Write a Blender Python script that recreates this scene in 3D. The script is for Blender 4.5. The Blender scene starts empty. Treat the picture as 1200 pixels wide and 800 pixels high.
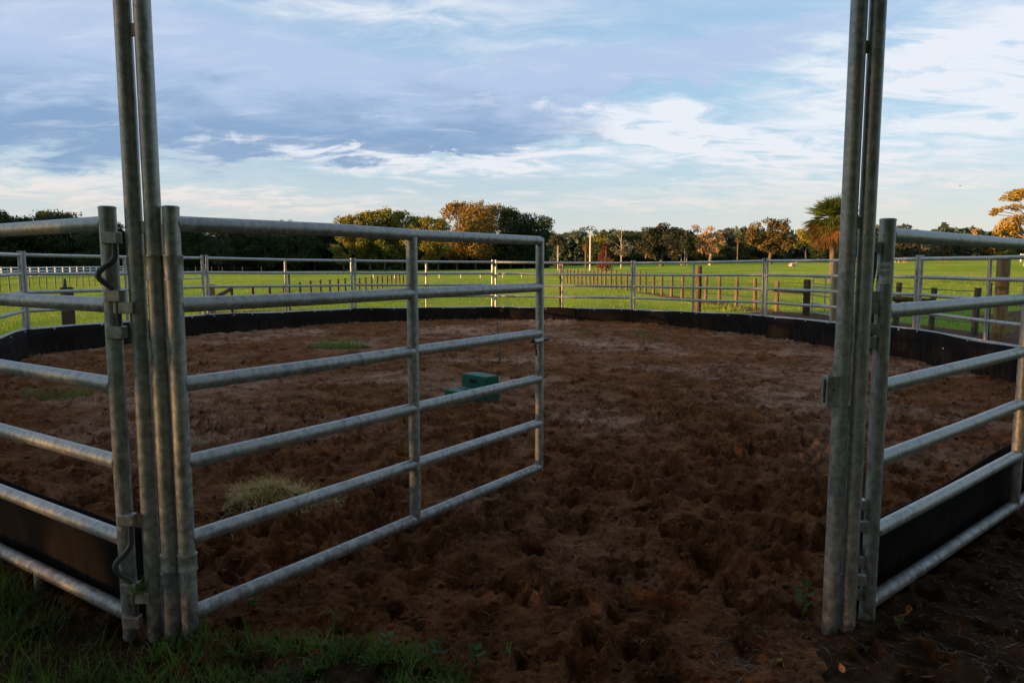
import bpy, bmesh, math, random
import numpy as np
from mathutils import Vector, Matrix, Euler

random.seed(7); rng = np.random.default_rng(7)
SC = bpy.context.scene; COL = SC.collection; PI = math.pi
# ------------------------------------------------------------------ camera
EYE = 1.46; FPX = 850.0; PITCH = math.atan(89 / 850)
CP, SP = math.cos(PITCH), math.sin(PITCH)
cam = bpy.data.cameras.new('camera'); camo = bpy.data.objects.new('camera', cam); COL.objects.link(camo)
camo.location = (0, 0, EYE); camo.rotation_euler = (PI/2 - PITCH, 0, 0)
cam.sensor_width = 36; cam.lens = FPX / 1200 * 36; cam.clip_start = .05; cam.clip_end = 6000
SC.camera = camo
# ------------------------------------------------------------------ exposure
SC.view_settings.view_transform = 'Standard'; SC.view_settings.look = 'None'
SC.view_settings.gamma = 1; SC.view_settings.use_curve_mapping = False
EXPO = 1.8; SC.view_settings.exposure = EXPO
SC.render.engine = 'CYCLES'
SC.cycles.max_bounces = 6; SC.cycles.diffuse_bounces = 3; SC.cycles.glossy_bounces = 3
SC.cycles.transparent_max_bounces = 6; SC.cycles.use_denoising = True
# ------------------------------------------------------------------ sun (low, from behind on the left)
SUN_EL = math.radians(4.6); SUN_ROT = math.radians(251)
tosun = Vector((math.sin(SUN_ROT)*math.cos(SUN_EL), math.cos(SUN_ROT)*math.cos(SUN_EL), math.sin(SUN_EL)))
sl = bpy.data.lights.new('sun', 'SUN'); sl.energy = 5.0; sl.angle = math.radians(.6); sl.color = (1, .56, .22)
so = bpy.data.objects.new('sun', sl); COL.objects.link(so); so.rotation_euler = tosun.to_track_quat('Z', 'Y').to_euler()

# pixel (of the 1200x800 photograph) -> world
def ray(px, py):
    u = (px-600)/FPX; v = (400-py)/FPX
    return Vector((u, CP + v*SP, -SP + v*CP))
def at(px, py, Y):
    r = ray(px, py); t = Y/r.y
    return Vector((r.x*t, Y, EYE + r.z*t))
def gnd(px, py, z=0.0):
    r = ray(px, py); t = (z-EYE)/r.z
    return Vector((r.x*t, r.y*t, z))
def az_el(px, py):
    r = ray(px, py).normalized()
    return math.atan2(r.x, r.y), math.asin(r.z)

# ------------------------------------------------------------------ world: Nishita sky with cloud layers
class NB:
    """tiny node builder"""
    def __init__(s, nt): s.nt = nt
    def n(s, typ, **kw):
        k = s.nt.nodes.new(typ)
        for a, b in kw.items(): setattr(k, a, b)
        return k
    def put(s, sock, v):
        if hasattr(v, 'is_output'): s.nt.links.new(v, sock)
        elif v is not None:
            if hasattr(sock, 'default_value') and hasattr(sock.default_value, '__len__') and len(v) == 3 and len(sock.default_value) == 4: v = (*v, 1)
            sock.default_value = v
    def m(s, op, a, b=None, c=None, clamp=False):
        k = s.n('ShaderNodeMath', operation=op, use_clamp=clamp); s.put(k.inputs[0], a)
        if b is not None: s.put(k.inputs[1], b)
        if c is not None: s.put(k.inputs[2], c)
        return k.outputs[0]
    def mix(s, f, a, b, blend='MIX'):
        k = s.n('ShaderNodeMix', data_type='RGBA', blend_type=blend)
        s.put(k.inputs[0], f); s.put(k.inputs[6], a); s.put(k.inputs[7], b)
        return k.outputs[2]
    def noise(s, vec, scale, detail=4, rough=.55, dist=0.0, col=False):
        k = s.n('ShaderNodeTexNoise'); 
        if vec is not None: s.put(k.inputs['Vector'], vec)
        k.inputs['Scale'].default_value = scale; k.inputs['Detail'].default_value = detail
        k.inputs['Roughness'].default_value = rough; k.inputs['Distortion'].default_value = dist
        return k.outputs['Color' if col else 'Fac']
    def ramp(s, f, lo, hi, a=0.0, b=1.0):
        k = s.n('ShaderNodeMapRange', interpolation_type='SMOOTHSTEP'); s.put(k.inputs[0], f)
        for i, v in enumerate((lo, hi, a, b)): k.inputs[1+i].default_value = v
        return k.outputs[0]
    def mapping(s, vec, scale=(1, 1, 1), loc=(0, 0, 0)):
        k = s.n('ShaderNodeMapping'); s.put(k.inputs[0], vec); k.inputs['Scale'].default_value = scale; k.inputs['Location'].default_value = loc
        return k.outputs[0]

world = bpy.data.worlds.new("World"); SC.world = world; world.use_nodes = True
def build_world():
    nt = world.node_tree; B = NB(nt); bg = nt.nodes['Background']
    SKY_STRENGTH = .1; bg.inputs[1].default_value = SKY_STRENGTH
    K = 1 / (SKY_STRENGTH * 2**EXPO)
    lin = lambda r, g, b: tuple((((c/255 + .055)/1.055)**2.4 if c > 10 else c/255/12.92) * K for c in (r, g, b))
    t = B.n('ShaderNodeTexSky', sky_type='NISHITA', sun_disc=False)
    t.sun_elevation = SUN_EL; t.sun_rotation = SUN_ROT; t.air_density = 1; t.dust_density = .6; t.ozone_density = 2.0
    co = B.n('ShaderNodeTexCoord').outputs['Generated']
    sep = B.n('ShaderNodeSeparateXYZ'); B.put(sep.inputs[0], co); x, y, z = sep.outputs
    az = B.m('ARCTAN2', x, y); el = B.m('ARCSINE', z)
    zz = B.m('ADD', B.m('MAXIMUM', z, 0.0), .17)
    cv = B.n('ShaderNodeCombineXYZ'); B.put(cv.inputs[0], B.m('DIVIDE', x, zz)); B.put(cv.inputs[1], B.m('DIVIDE', y, zz)); P = cv.outputs[0]
    n1 = B.noise(P, 1.5, 6, .6, .4); n2 = B.noise(B.mapping(P, (1, 1.25, 1), (7, 3, 0)), 3.2, 8, .6, .5)
    n3 = B.noise(B.mapping(P, (.9, 1.9, 1), (3, 9, 0)), 4.2, 8, .62, .6)
    # warp of the cloud banks' outlines
    azw = B.m('ADD', az, B.m('MULTIPLY', B.m('SUBTRACT', n1, .5), .34))
    elw = B.m('ADD', el, B.m('MULTIPLY', B.m('SUBTRACT', n2, .5), .10))
    def banks(lst):
        tot = None
        for (px, py, sx, sy, amp, tilt) in lst:
            a0, e0 = az_el(px, py)
            da = B.m('SUBTRACT', azw, a0); de = B.m('SUBTRACT', B.m('SUBTRACT', elw, e0), B.m('MULTIPLY', da, tilt))
            qa = B.m('MULTIPLY', da, FPX/sx); qe = B.m('MULTIPLY', de, FPX/sy)
            g = B.m('MULTIPLY', B.m('EXPONENT', B.m('MULTIPLY', B.m('ADD', B.m('MULTIPLY', qa, qa), B.m('MULTIPLY', qe, qe)), -1)), amp)
            tot = g if tot is None else B.m('ADD', tot, g)
        return tot
    dark = banks([(110, 80, 240, 52, 1.1, 0), (330, 105, 200, 48, 1.15, -.06), (470, 150, 130, 22, .85, -.02), (610, 100, 150, 22, 1.05, .06), (400, 140, 210, 26, 1.0, -.04),
                  (-60, 120, 190, 48, 1.0, 0), (760, 66, 200, 22, .45, .12), (960, 36, 180, 22, .42, .1)])
    white = banks([(540, 190, 190, 16, 1.0, 0), (380, 178, 150, 11, .85, -.03), (670, 138, 110, 14, 1.0, -.12), (790, 156, 140, 22, 1.15, -.12), (870, 188, 90, 12, .8, -.1),
                   (1090, 130, 170, 85, .85, 0), (1180, 60, 130, 50, .8, 0), (430, 8, 260, 20, .8, 0), (40, 12, 120, 20, .7, 0), (950, 215, 260, 7, .55, 0),
                   (200, 172, 240, 9, .5, 0), (800, 238, 260, 9, .6, 0), (330, 236, 200, 10, .7, 0), (620, 60, 130, 14, .4, 0), (640, 182, 60, 8, .6, 0), (60, 215, 160, 18, .8, 0)])
    hor = B.m('EXPONENT', B.m('MULTIPLY', B.m('ABSOLUTE', el), -1/math.radians(4.6)))
    # clear sky + thin veil everywhere
    veil = B.mix(.62, t.outputs[0], lin(150, 198, 236))
    hi = B.ramp(el, math.radians(8), math.radians(30))
    veil = B.mix(B.m('MULTIPLY', hi, .55), veil, lin(188, 205, 240))
    c = B.mix(B.m('MULTIPLY', hor, .93), veil, lin(243, 230, 217))
    wf = B.m('MULTIPLY', white, B.ramp(n3, .30, .64, .15, 1.3), clamp=True)
    gen = B.m('MULTIPLY', B.ramp(n2, .50, .78), .20)
    wf = B.m('MAXIMUM', wf, gen)
    wcol = B.mix(B.ramp(el, math.radians(2), math.radians(9)), lin(240, 226, 214), lin(240, 243, 250))
    c = B.mix(B.m('MULTIPLY', wf, .9), c, wcol)
    gend = B.m('MULTIPLY', B.m('MULTIPLY', B.ramp(n1, .47, .63), B.ramp(B.m('ABSOLUTE', az), .8, 1.2)), B.ramp(el, .06, .2))
    gend = B.m('MAXIMUM', gend, B.m('MULTIPLY', B.ramp(n1, .45, .6), B.ramp(el, .36, .5)))
    df = B.m('MAXIMUM', B.ramp(B.m('MULTIPLY', dark, B.ramp(n2, .28, .66, .72, 1.28)), .18, .74), B.m('MULTIPLY', gend, .8))
    dcol = B.mix(B.ramp(B.m('ADD', el, B.m('MULTIPLY', B.m('SUBTRACT', n2, .5), .16)), math.radians(8.6), math.radians(14.2)), lin(134, 165, 203), lin(184, 203, 234))
    dcol = B.mix(B.m('MULTIPLY', B.ramp(n3, .48, .72), .38), dcol, lin(216, 228, 246))
    c = B.mix(B.m('MULTIPLY', df, .9), c, dcol)
    B.put(bg.inputs[0], c)
build_world()

# ------------------------------------------------------------------ object helpers
class MB:
    """collects geometry for ONE mesh object"""
    def __init__(s): s.v = []; s.f = []; s.sm = []
    def add(s, vs, fs, smooth=False):
        o = len(s.v); s.v += [tuple(v) for v in vs]; s.f += [tuple(i+o for i in f) for f in fs]; s.sm += [smooth]*len(fs)
        return s
    def tube(s, pts, r, n=16, cap=True, rend=None):
        pts = [Vector(p) for p in pts]; k = len(pts)
        rs = r if isinstance(r, (list, tuple)) else [r]*k
        vs = []; up = None
        for i, p in enumerate(pts):
            d = (pts[min(i+1, k-1)] - pts[max(i-1, 0)]).normalized()
            if up is None: up = Vector((0, 0, 1)) if abs(d.z) < .9 else Vector((1, 0, 0))
            a = d.cross(up).normalized(); b = a.cross(d).normalized(); up = b
            for j in range(n):
                t = 2*PI*j/n; vs.append(p + (a*math.cos(t) + b*math.sin(t))*rs[i])
        fs = [(i*n+j, i*n+(j+1) % n, (i+1)*n+(j+1) % n, (i+1)*n+j) for i in range(k-1) for j in range(n)]
        o = len(s.v); s.add(vs, fs, True)
        if cap:
            # separate cap rings keep the edge crisp
            s.add([vs[j] for j in range(n)], [tuple(range(n))[::-1]][::1] and [tuple(range(n-1, -1, -1))])
            s.add([vs[(k-1)*n+j] for j in range(n)], [tuple(range(n))])
        return s
    def box(s, c, h, M=None, bev=0):
        c = Vector(c); hx, hy, hz = h
        bm = bmesh.new(); bmesh.ops.create_cube(bm, size=2)
        for v in bm.verts: v.co = Vector((v.co.x*hx, v.co.y*hy, v.co.z*hz))
        if bev: bmesh.ops.bevel(bm, geom=bm.edges[:], offset=bev, segments=2, affect='EDGES', profile=.5)
        bm.verts.index_update(); vs = []
        for v in bm.verts:
            p = v.co.copy()
            if M is not None: p = M @ p
            vs.append(p + c)
        s.add(vs, [[v.index for v in f.verts] for f in bm.faces]); bm.free()
        return s
    def build(s, name, mat, parent=None):
        me = bpy.data.meshes.new(name); me.from_pydata(s.v, [], s.f); me.update()
        me.polygons.foreach_set('use_smooth', s.sm); me.materials.append(mat)
        o = bpy.data.objects.new(name, me); COL.objects.link(o)
        if parent is not None: o.parent = parent
        return o
def npmesh(name, V, F, mat, parent=None, smooth=False):
    """V (n,3), F (m,k) numpy arrays -> one mesh object"""
    V = np.asarray(V, dtype=np.float32); F = np.asarray(F, dtype=np.int32); k = F.shape[1]
    me = bpy.data.meshes.new(name); me.vertices.add(len(V)); me.vertices.foreach_set('co', V.ravel())
    me.loops.add(F.size); me.loops.foreach_set('vertex_index', F.ravel())
    me.polygons.add(len(F)); me.polygons.foreach_set('loop_start', np.arange(0, F.size, k, dtype=np.int32))
    me.polygons.foreach_set('loop_total', np.full(len(F), k, dtype=np.int32))
    me.polygons.foreach_set('use_smooth', np.full(len(F), smooth)); me.update(calc_edges=True); me.materials.append(mat)
    o = bpy.data.objects.new(name, me); COL.objects.link(o)
    if parent is not None: o.parent = parent
    return o
def tag(o, label=None, cat=None, group=None, kind=None):
    if label: o['label'] = label
    if cat: o['category'] = cat
    if group: o['group'] = group
    if kind: o['kind'] = kind
    return o
def empty(name, loc, label, cat, group=None, rz=0):
    o = bpy.data.objects.new(name, None); COL.objects.link(o); o.location = loc; o.rotation_euler = (0, 0, rz)
    o.empty_display_size = .2
    return tag(o, label, cat, group)
def copy_tree(o, parent=None):
    c = o.copy(); COL.objects.link(c); c.parent = parent
    for ch in list(o.children): copy_tree(ch, c)
    return c

# ------------------------------------------------------------------ materials
def mat(name):
    m = bpy.data.materials.new(name); m.use_nodes = True
    nt = m.node_tree; return m, NB(nt), nt.nodes['Principled BSDF']
def bump(B, b, h, strength=.4, dist=.01):
    k = B.n('ShaderNodeBump'); k.inputs['Strength'].default_value = strength; k.inputs['Distance'].default_value = dist
    B.put(k.inputs['Height'], h); B.put(b.inputs['Normal'], k.outputs[0])
def objco(B): return B.n('ShaderNodeTexCoord').outputs['Object']
def geoco(B): return B.n('ShaderNodeNewGeometry').outputs['Position']

def make_galv(name, tint=(1, 1, 1), rust=.0):
    m, B, b = mat(name); co = geoco(B)
    v = B.n('ShaderNodeTexVoronoi'); B.put(v.inputs['Vector'], co); v.inputs['Scale'].default_value = 70
    vs = B.n('ShaderNodeSeparateXYZ'); B.put(vs.inputs[0], v.outputs['Color'])
    n = B.noise(co, 38, 5, .6); n2 = B.noise(co, 7, 4, .6)
    t = lambda *c: tuple(a*q for a, q in zip(c, tint))
    c = B.mix(B.ramp(n, .35, .68), t(.235, .245, .235), t(.48, .49, .465))
    c = B.mix(B.m('MULTIPLY', vs.outputs[0], .35), c, t(.44, .45, .43))
    spot = B.noise(B.mapping(co, (1, 1, 1), (5, 2, 1)), 95, 3, .6)
    c = B.mix(B.m('MULTIPLY', B.ramp(spot, .62, .74), .5), c, t(.60, .61, .58))
    c = B.mix(B.m('MULTIPLY', B.ramp(n2, .54, .78), .34 + rust), c, (.11, .092, .07))
    rs = B.noise(B.mapping(co, (1, 1, .6), (2, 7, 4)), 42, 5, .7); c = B.mix(B.m('MULTIPLY', B.ramp(rs, .66, .74), .55), c, (.15, .075, .035))
    dk = B.noise(B.mapping(co, (1, 1, .35), (8, 1, 3)), 16, 4, .6); c = B.mix(B.m('MULTIPLY', B.ramp(dk, .54, .70), .5), c, t(.09, .095, .09))
    zp = B.n('ShaderNodeSeparateXYZ'); B.put(zp.inputs[0], co)
    mud = B.m('MULTIPLY', B.ramp(zp.outputs[2], .30, .02), B.ramp(B.noise(co, 24, 4, .65), .38, .62, .15, 1.0))
    c = B.mix(B.m('MULTIPLY', mud, .8), c, (.07, .04, .02))
    B.put(b.inputs['Metallic'], B.m('SUBTRACT', .45, B.m('MULTIPLY', mud, .42)))
    B.put(b.inputs['Base Color'], c)
    B.put(b.inputs['Roughness'], B.ramp(n, .3, .7, .36, .56))
    bump(B, b, B.m('ADD', n, B.m('MULTIPLY', spot, .5)), .18, .003)
    return m
GALV = make_galv('galvanised_steel', (1.06, 1.0, .92)); GALV_W = make_galv('worn_steel', (1.06, .97, .86), .3)
m, B, b = mat('black_rubber'); n = B.noise(geoco(B), 3, 5, .6)
zp = B.n('ShaderNodeSeparateXYZ'); B.put(zp.inputs[0], geoco(B)); st_ = B.noise(B.mapping(geoco(B), (6, 6, 1.2)), 3, 5, .65)
dust = B.m('MULTIPLY', B.ramp(zp.outputs[2], .34, .02), B.ramp(st_, .4, .66))
B.put(b.inputs['Base Color'], B.mix(B.m('MULTIPLY', dust, .35), B.mix(B.ramp(n, .45, .8), (.012, .0095, .0075), (.024, .019, .014)), (.075, .042, .025))); b.inputs['Roughness'].default_value = .85; b.inputs['Specular IOR Level'].default_value = .05
bump(B, b, B.noise(B.mapping(geoco(B), (1, 1, .25)), 4, 4), .5, .05); RUBBER = m
m, B, b = mat('pale_fastener'); b.inputs['Base Color'].default_value = (.45, .43, .39, 1); b.inputs['Roughness'].default_value = .4; FASTEN = m

def make_dirt():
    m, B, b = mat('pen_dirt'); co = geoco(B)
    big = B.noise(co, .42, 4, .55); mid = B.noise(co, 3.1, 6, .65); fine = B.noise(co, 38, 5, .7); gr = B.noise(co, 150, 3, .7)
    sp = B.n('ShaderNodeSeparateXYZ'); B.put(sp.inputs[0], co); dry = B.ramp(B.m('ADD', sp.outputs[1], B.m('MULTIPLY', big, 4)), 5.5, 9.5, .15, 1)   # the middle of the pen is dry and dusty
    f2 = B.noise(B.mapping(co, (1, 1, 1), (4, 9, 2)), 17, 6, .72); cr = B.noise(B.mapping(co, (1, 1, 1), (1, 5, 8)), 64, 4, .7)
    c = B.mix(B.ramp(mid, .32, .7), (.138, .047, .013), (.31, .112, .033))
    c = B.mix(B.m('MULTIPLY', B.m('MULTIPLY', B.ramp(big, .45, .64), B.ramp(mid, .36, .60, .2, .9)), dry), c, (.54, .30, .18))
    c = B.mix(B.m('MULTIPLY', B.ramp(f2, .47, .62), .36), c, (.048, .016, .004))
    c = B.mix(B.m('MULTIPLY', B.ramp(fine, .50, .64), .55), c, (.042, .014, .003))
    c = B.mix(B.m('MULTIPLY', B.ramp(cr, .56, .68), .62), c, (.44, .20, .075))
    c = B.mix(B.m('MULTIPLY', B.ramp(gr, .64, .76), .55), c, (.46, .25, .11))
    B.put(b.inputs['Base Color'], c); b.inputs['Roughness'].default_value = .95; b.inputs['Specular IOR Level'].default_value = .12
    bump(B, b, B.m('ADD', B.m('MULTIPLY', fine, 1.0), B.m('MULTIPLY', gr, .45)), 1.0, .035)
    return m
DIRT = make_dirt()
def make_litter():
    m, B, b = mat('litter_ground'); co = geoco(B)
    mid = B.noise(co, 5, 6, .65); fine = B.noise(co, 45, 5, .7); st = B.noise(B.mapping(co, (1, .25, 1)), 60, 4, .6, 2.0)
    c = B.mix(B.ramp(mid, .35, .68), (.036, .017, .005), (.085, .040, .014))
    c = B.mix(B.m('MULTIPLY', B.ramp(st, .58, .7), .6), c, (.15, .085, .045))
    c = B.mix(B.m('MULTIPLY', B.ramp(fine, .52, .72), .6), c, (.018, .012, .007))
    B.put(b.inputs['Base Color'], c); b.inputs['Roughness'].default_value = .95; b.inputs['Specular IOR Level'].default_value = .12
    bump(B, b, B.m('ADD', fine, B.m('MULTIPLY', st, .5)), .9, .03)
    return m
LITTER = make_litter()
def make_pasture():
    m, B, b = mat('pasture_grass'); co = geoco(B)
    big = B.noise(co, .045, 4, .6); mid = B.noise(B.mapping(co, (1, .35, 1)), .35, 5, .65); fine = B.noise(co, 4.5, 6, .75); tiny = B.noise(co, 26, 4, .7)
    c = B.mix(B.ramp(big, .35, .65), (.175, .285, .034), (.27, .35, .05))
    c = B.mix(B.m('MULTIPLY', B.ramp(mid, .42, .7), .65), c, (.115, .19, .025))
    c = B.mix(B.m('MULTIPLY', B.ramp(fine, .5, .72), .5), c, (.30, .33, .06))
    c = B.mix(B.m('MULTIPLY', B.ramp(tiny, .55, .75), .5), c, (.045, .08, .015))
    pt = B.noise(B.mapping(co, (1, .5, 1), (40, 3, 0)), .11, 5, .65); c = B.mix(B.m('MULTIPLY', B.ramp(pt, .52, .68), .6), c, (.34, .32, .07)); pt2 = B.noise(B.mapping(co, (1, .4, 1), (9, 30, 0)), .2, 5, .65); c = B.mix(B.m('MULTIPLY', B.ramp(pt2, .54, .7), .5), c, (.10, .165, .025))
    at_ = B.n('ShaderNodeAttribute', attribute_name='bare'); bare = B.m('ADD', at_.outputs['Fac'], B.m('MULTIPLY', B.m('SUBTRACT', fine, .5), .9))
    soil = B.mix(B.ramp(fine, .35, .65), (.10, .055, .036), (.19, .115, .08))
    c = B.mix(B.ramp(bare, .38, .6), c, soil)
    B.put(b.inputs['Base Color'], c); b.inputs['Roughness'].default_value = 1; b.inputs['Specular IOR Level'].default_value = .0
    bump(B, b, B.m('ADD', fine, B.m('MULTIPLY', tiny, .6)), 1.0, .09)
    return m
PASTURE = make_pasture()
def make_leaf(name, c1, c2, c3=None, scale=.5, trans=.35, fine=6):
    m, B, b = mat(name); nt = m.node_tree; co = geoco(B)
    n = B.noise(co, scale, 4, .6); n2 = B.noise(co, fine, 3, .7)
    c = B.mix(B.ramp(n, .36, .64), c1, c2)
    c = B.mix(B.m('MULTIPLY', B.ramp(n2, .5, .72), .55), c, c3 or tuple(min(1, q*1.7) for q in c2))
    B.put(b.inputs['Base Color'], c); b.inputs['Roughness'].default_value = .6; b.inputs['Specular IOR Level'].default_value = .25
    tr = B.n('ShaderNodeBsdfTranslucent'); B.put(tr.inputs[0], c); mx = B.n('ShaderNodeMixShader'); mx.inputs[0].default_value = trans
    nt.links.new(b.outputs[0], mx.inputs[1]); nt.links.new(tr.outputs[0], mx.inputs[2]); nt.links.new(mx.outputs[0], nt.nodes['Material Output'].inputs[0])
    return m
L_WOOD = make_leaf('woodland_leaf', (.022, .038, .013), (.048, .066, .018), scale=.25)
L_WOOD2 = make_leaf('woodland_leaf_sunlit', (.12, .125, .018), (.22, .19, .028), scale=.3)  # woodland leaf with yellow low sunlight put into its colour
L_GOLD = make_leaf('sunlit_gold_leaf', (.125, .095, .018), (.23, .145, .03), scale=.3)  # lit version of the woodland leaf, gold sunlight painted in
L_FAR = make_leaf('hazy_far_leaf', (.030, .050, .036), (.055, .075, .045), scale=.1)  # bluish distance haze mixed into the leaf colour
L_OAK = make_leaf('oak_leaf', (.075, .062, .017), (.16, .108, .03), (.21, .14, .045), scale=.5)
L_DARK = make_leaf('dark_oak_leaf', (.022, .032, .016), (.05, .052, .026), (.11, .085, .05), scale=.45)
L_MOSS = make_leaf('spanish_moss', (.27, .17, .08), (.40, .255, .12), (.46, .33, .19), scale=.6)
L_GREY = make_leaf('sparse_grey_leaf', (.075, .085, .05), (.13, .13, .085), scale=.6)
L_RUST = make_leaf('rust_leaf', (.085, .030, .017), (.15, .05, .028), scale=.8)
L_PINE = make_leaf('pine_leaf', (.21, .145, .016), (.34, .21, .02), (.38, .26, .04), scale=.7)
L_PALM = make_leaf('palm_leaf', (.036, .066, .014), (.085, .105, .022), scale=1.2)
L_DEAD = make_leaf('dry_palm_leaf', (.10, .055, .018), (.17, .09, .03), scale=1.2)
G_FRONT = make_leaf('near_grass', (.05, .105, .011), (.135, .21, .024), (.20, .235, .05), scale=6, fine=40)
G_FIELD = make_leaf('field_grass', (.13, .20, .014), (.23, .28, .022), (.30, .32, .05), scale=.3, fine=3)
G_TUFT = make_leaf('tuft_grass', (.07, .14, .018), (.15, .23, .035), scale=8, fine=50)
G_WEED = make_leaf('weed_leaf', (.045, .085, .016), (.09, .135, .03), scale=8, fine=50)
G_HAY = make_leaf('hay', (.42, .275, .07), (.60, .42, .14), (.72, .56, .27), scale=7, fine=60, trans=.2)
STRAW = make_leaf('straw', (.20, .12, .06), (.32, .21, .11), scale=9, fine=60, trans=.1)
LEAFLIT = make_leaf('dead_leaf', (.055, .026, .010), (.12, .052, .019), scale=11, fine=60, trans=.1)
ORANGE = make_leaf('orange_leaf', (.42, .13, .03), (.62, .23, .06), scale=20, fine=90, trans=.2)
def make_bark(name, c1, c2):
    m, B, b = mat(name); co = B.mapping(objco(B), (1, 1, .16))
    n = B.noise(co, 14, 6, .65); n2 = B.noise(objco(B), 2.2, 4, .6)
    c = B.mix(B.ramp(n, .36, .66), c1, c2); c = B.mix(B.m('MULTIPLY', B.ramp(n2, .5, .72), .4), c, tuple(q*.5 for q in c1))
    B.put(b.inputs['Base Color'], c); b.inputs['Roughness'].default_value = .9; b.inputs['Specular IOR Level'].default_value = .15
    bump(B, b, n, .7, .02); return m
BARK = make_bark('bark', (.055, .042, .032), (.11, .085, .065)); PALEBARK = make_bark('pale_bark', (.22, .18, .14), (.36, .30, .24))
POSTW = make_bark('post_wood', (.15, .092, .036), (.32, .205, .082)); FENCEW = make_bark('shaded_fence_wood', (.060, .045, .029), (.125, .092, .058)); DARKW = make_bark('dark_post_wood', (.042, .029, .017), (.090, .062, .037))  # fence wood darkened to imitate shade, stout post wood brightened to imitate sun
def plain(name, c, rough=.5, metal=0.0, n_amt=.3, scale=12):
    m, B, b = mat(name); n = B.noise(objco(B), scale, 4, .6)
    B.put(b.inputs['Base Color'], B.mix(B.m('MULTIPLY', n, n_amt), c, tuple(q*.45 for q in c))); b.inputs['Roughness'].default_value = rough; b.inputs['Metallic'].default_value = metal
    return m
WHITE = plain('white_board', (.78, .79, .80), .5); WIRE = plain('wire', (.10, .075, .06), .6, .4); TPOST = plain('t_post', (.05, .045, .04), .7)
WORNIRON = plain('worn_iron', (.115, .11, .10), .55, .5); DARKIRON = plain('dark_iron', (.045, .043, .040), .55, .5); CONCRETE = plain('pale_pole', (.42, .39, .35), .8)
PAPER = plain('sticker_paper', (.92, .86, .82), .5, 0, .1, 60); INK = plain('ink', (.04, .04, .045), .6); SLOT_SHADE = plain('painted_slot_shade', (.004, .004, .004), 1)
PALEHIDE = plain('pale_hide', (.52, .40, .31), .8); BROWNHIDE = plain('brown_hide', (.22, .10, .055), .8); DARKHIDE = plain('dark_hide', (.07, .045, .03), .8)
GLASS = plain('window_glass', (.03, .035, .04), .15); TYRE = plain('tyre', (.02, .02, .02), .8)
m, B, b = mat('green_plastic'); n = B.noise(objco(B), 9, 5, .65); zc = B.n('ShaderNodeSeparateXYZ'); B.put(zc.inputs[0], objco(B))
B.put(b.inputs['Base Color'], B.mix(B.m('MULTIPLY', B.ramp(n, .5, .7), .45), (.008, .095, .052), (.03, .055, .035))); b.inputs['Roughness'].default_value = .55; b.inputs['Specular IOR Level'].default_value = .25
bump(B, b, n, .2, .004); GREENP = m
m, B, b = mat('dusty_tread'); n = B.noise(objco(B), 14, 5, .65)
B.put(b.inputs['Base Color'], B.mix(B.ramp(n, .38, .62), (.02, .10, .065), (.20, .115, .07))); b.inputs['Roughness'].default_value = .85; DUSTY = m

# ------------------------------------------------------------------ noise for terrain
_perm = np.random.default_rng(3).permutation(512); _perm = np.concatenate([_perm, _perm]); _ga = np.random.default_rng(4).uniform(0, 2*PI, 512)
def perlin(x, y):
    xi = np.floor(x).astype(int); yi = np.floor(y).astype(int); fx = x-xi; fy = y-yi
    u = fx*fx*fx*(fx*(fx*6-15)+10); v = fy*fy*fy*(fy*(fy*6-15)+10)
    def g(i, j):
        a = _ga[_perm[(_perm[(xi+i) & 511] + yi + j) & 511]]; return np.cos(a)*(fx-i) + np.sin(a)*(fy-j)
    a = g(0, 0); bb = g(1, 0); c = g(0, 1); d = g(1, 1)
    return (a + u*(bb-a)) + v*((c + u*(d-c)) - (a + u*(bb-a)))
def fbm(x, y, o=4, gain=.5):
    t = 0; a = 1
    for i in range(o): t = t + a*perlin(x*2**i + 17*i, y*2**i - 31*i); a *= gain
    return t
def sstep(x, a, b_):
    t = np.clip((x-a)/(b_-a), 0, 1); return t*t*(3-2*t)

# ------------------------------------------------------------------ pen layout (joints between panels, clockwise from the left gate post)
RING = np.array([(-1.487, 2.70), (-4.60, 4.82), (-6.49, 8.16), (-7.90, 11.73), (-6.46, 15.29), (-3.97, 18.15), (-.49, 19.57),
                 (3.14, 18.85), (5.55, 15.94), (6.90, 12.33), (6.71, 8.43), (4.34, 5.33), (1.465, 2.86)])
TOPZ = [1.613, 1.615, 1.62, 1.625, 1.612, 1.575, 1.545, 1.52, 1.552, 1.568, 1.575, 1.575, 1.579]   # height of the top rail at each joint
def ring_dist(x, y):
    """signed distance to the ring polygon, positive inside"""
    n = len(RING); d = np.full(np.shape(x), 1e9); ins = np.zeros(np.shape(x), bool)
    for i in range(n):
        ax, ay = RING[i]; bx, by = RING[(i+1) % n]; ex, ey = bx-ax, by-ay
        t = np.clip(((x-ax)*ex + (y-ay)*ey)/(ex*ex+ey*ey), 0, 1); d = np.minimum(d, np.hypot(x-ax-t*ex, y-ay-t*ey))
        c = ((ay > y) != (by > y)); xx = ax + (y-ay)/(by-ay if by != ay else 1e-9)*ex; ins ^= c & (x < xx)
    return np.where(ins, d, -d)

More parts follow.
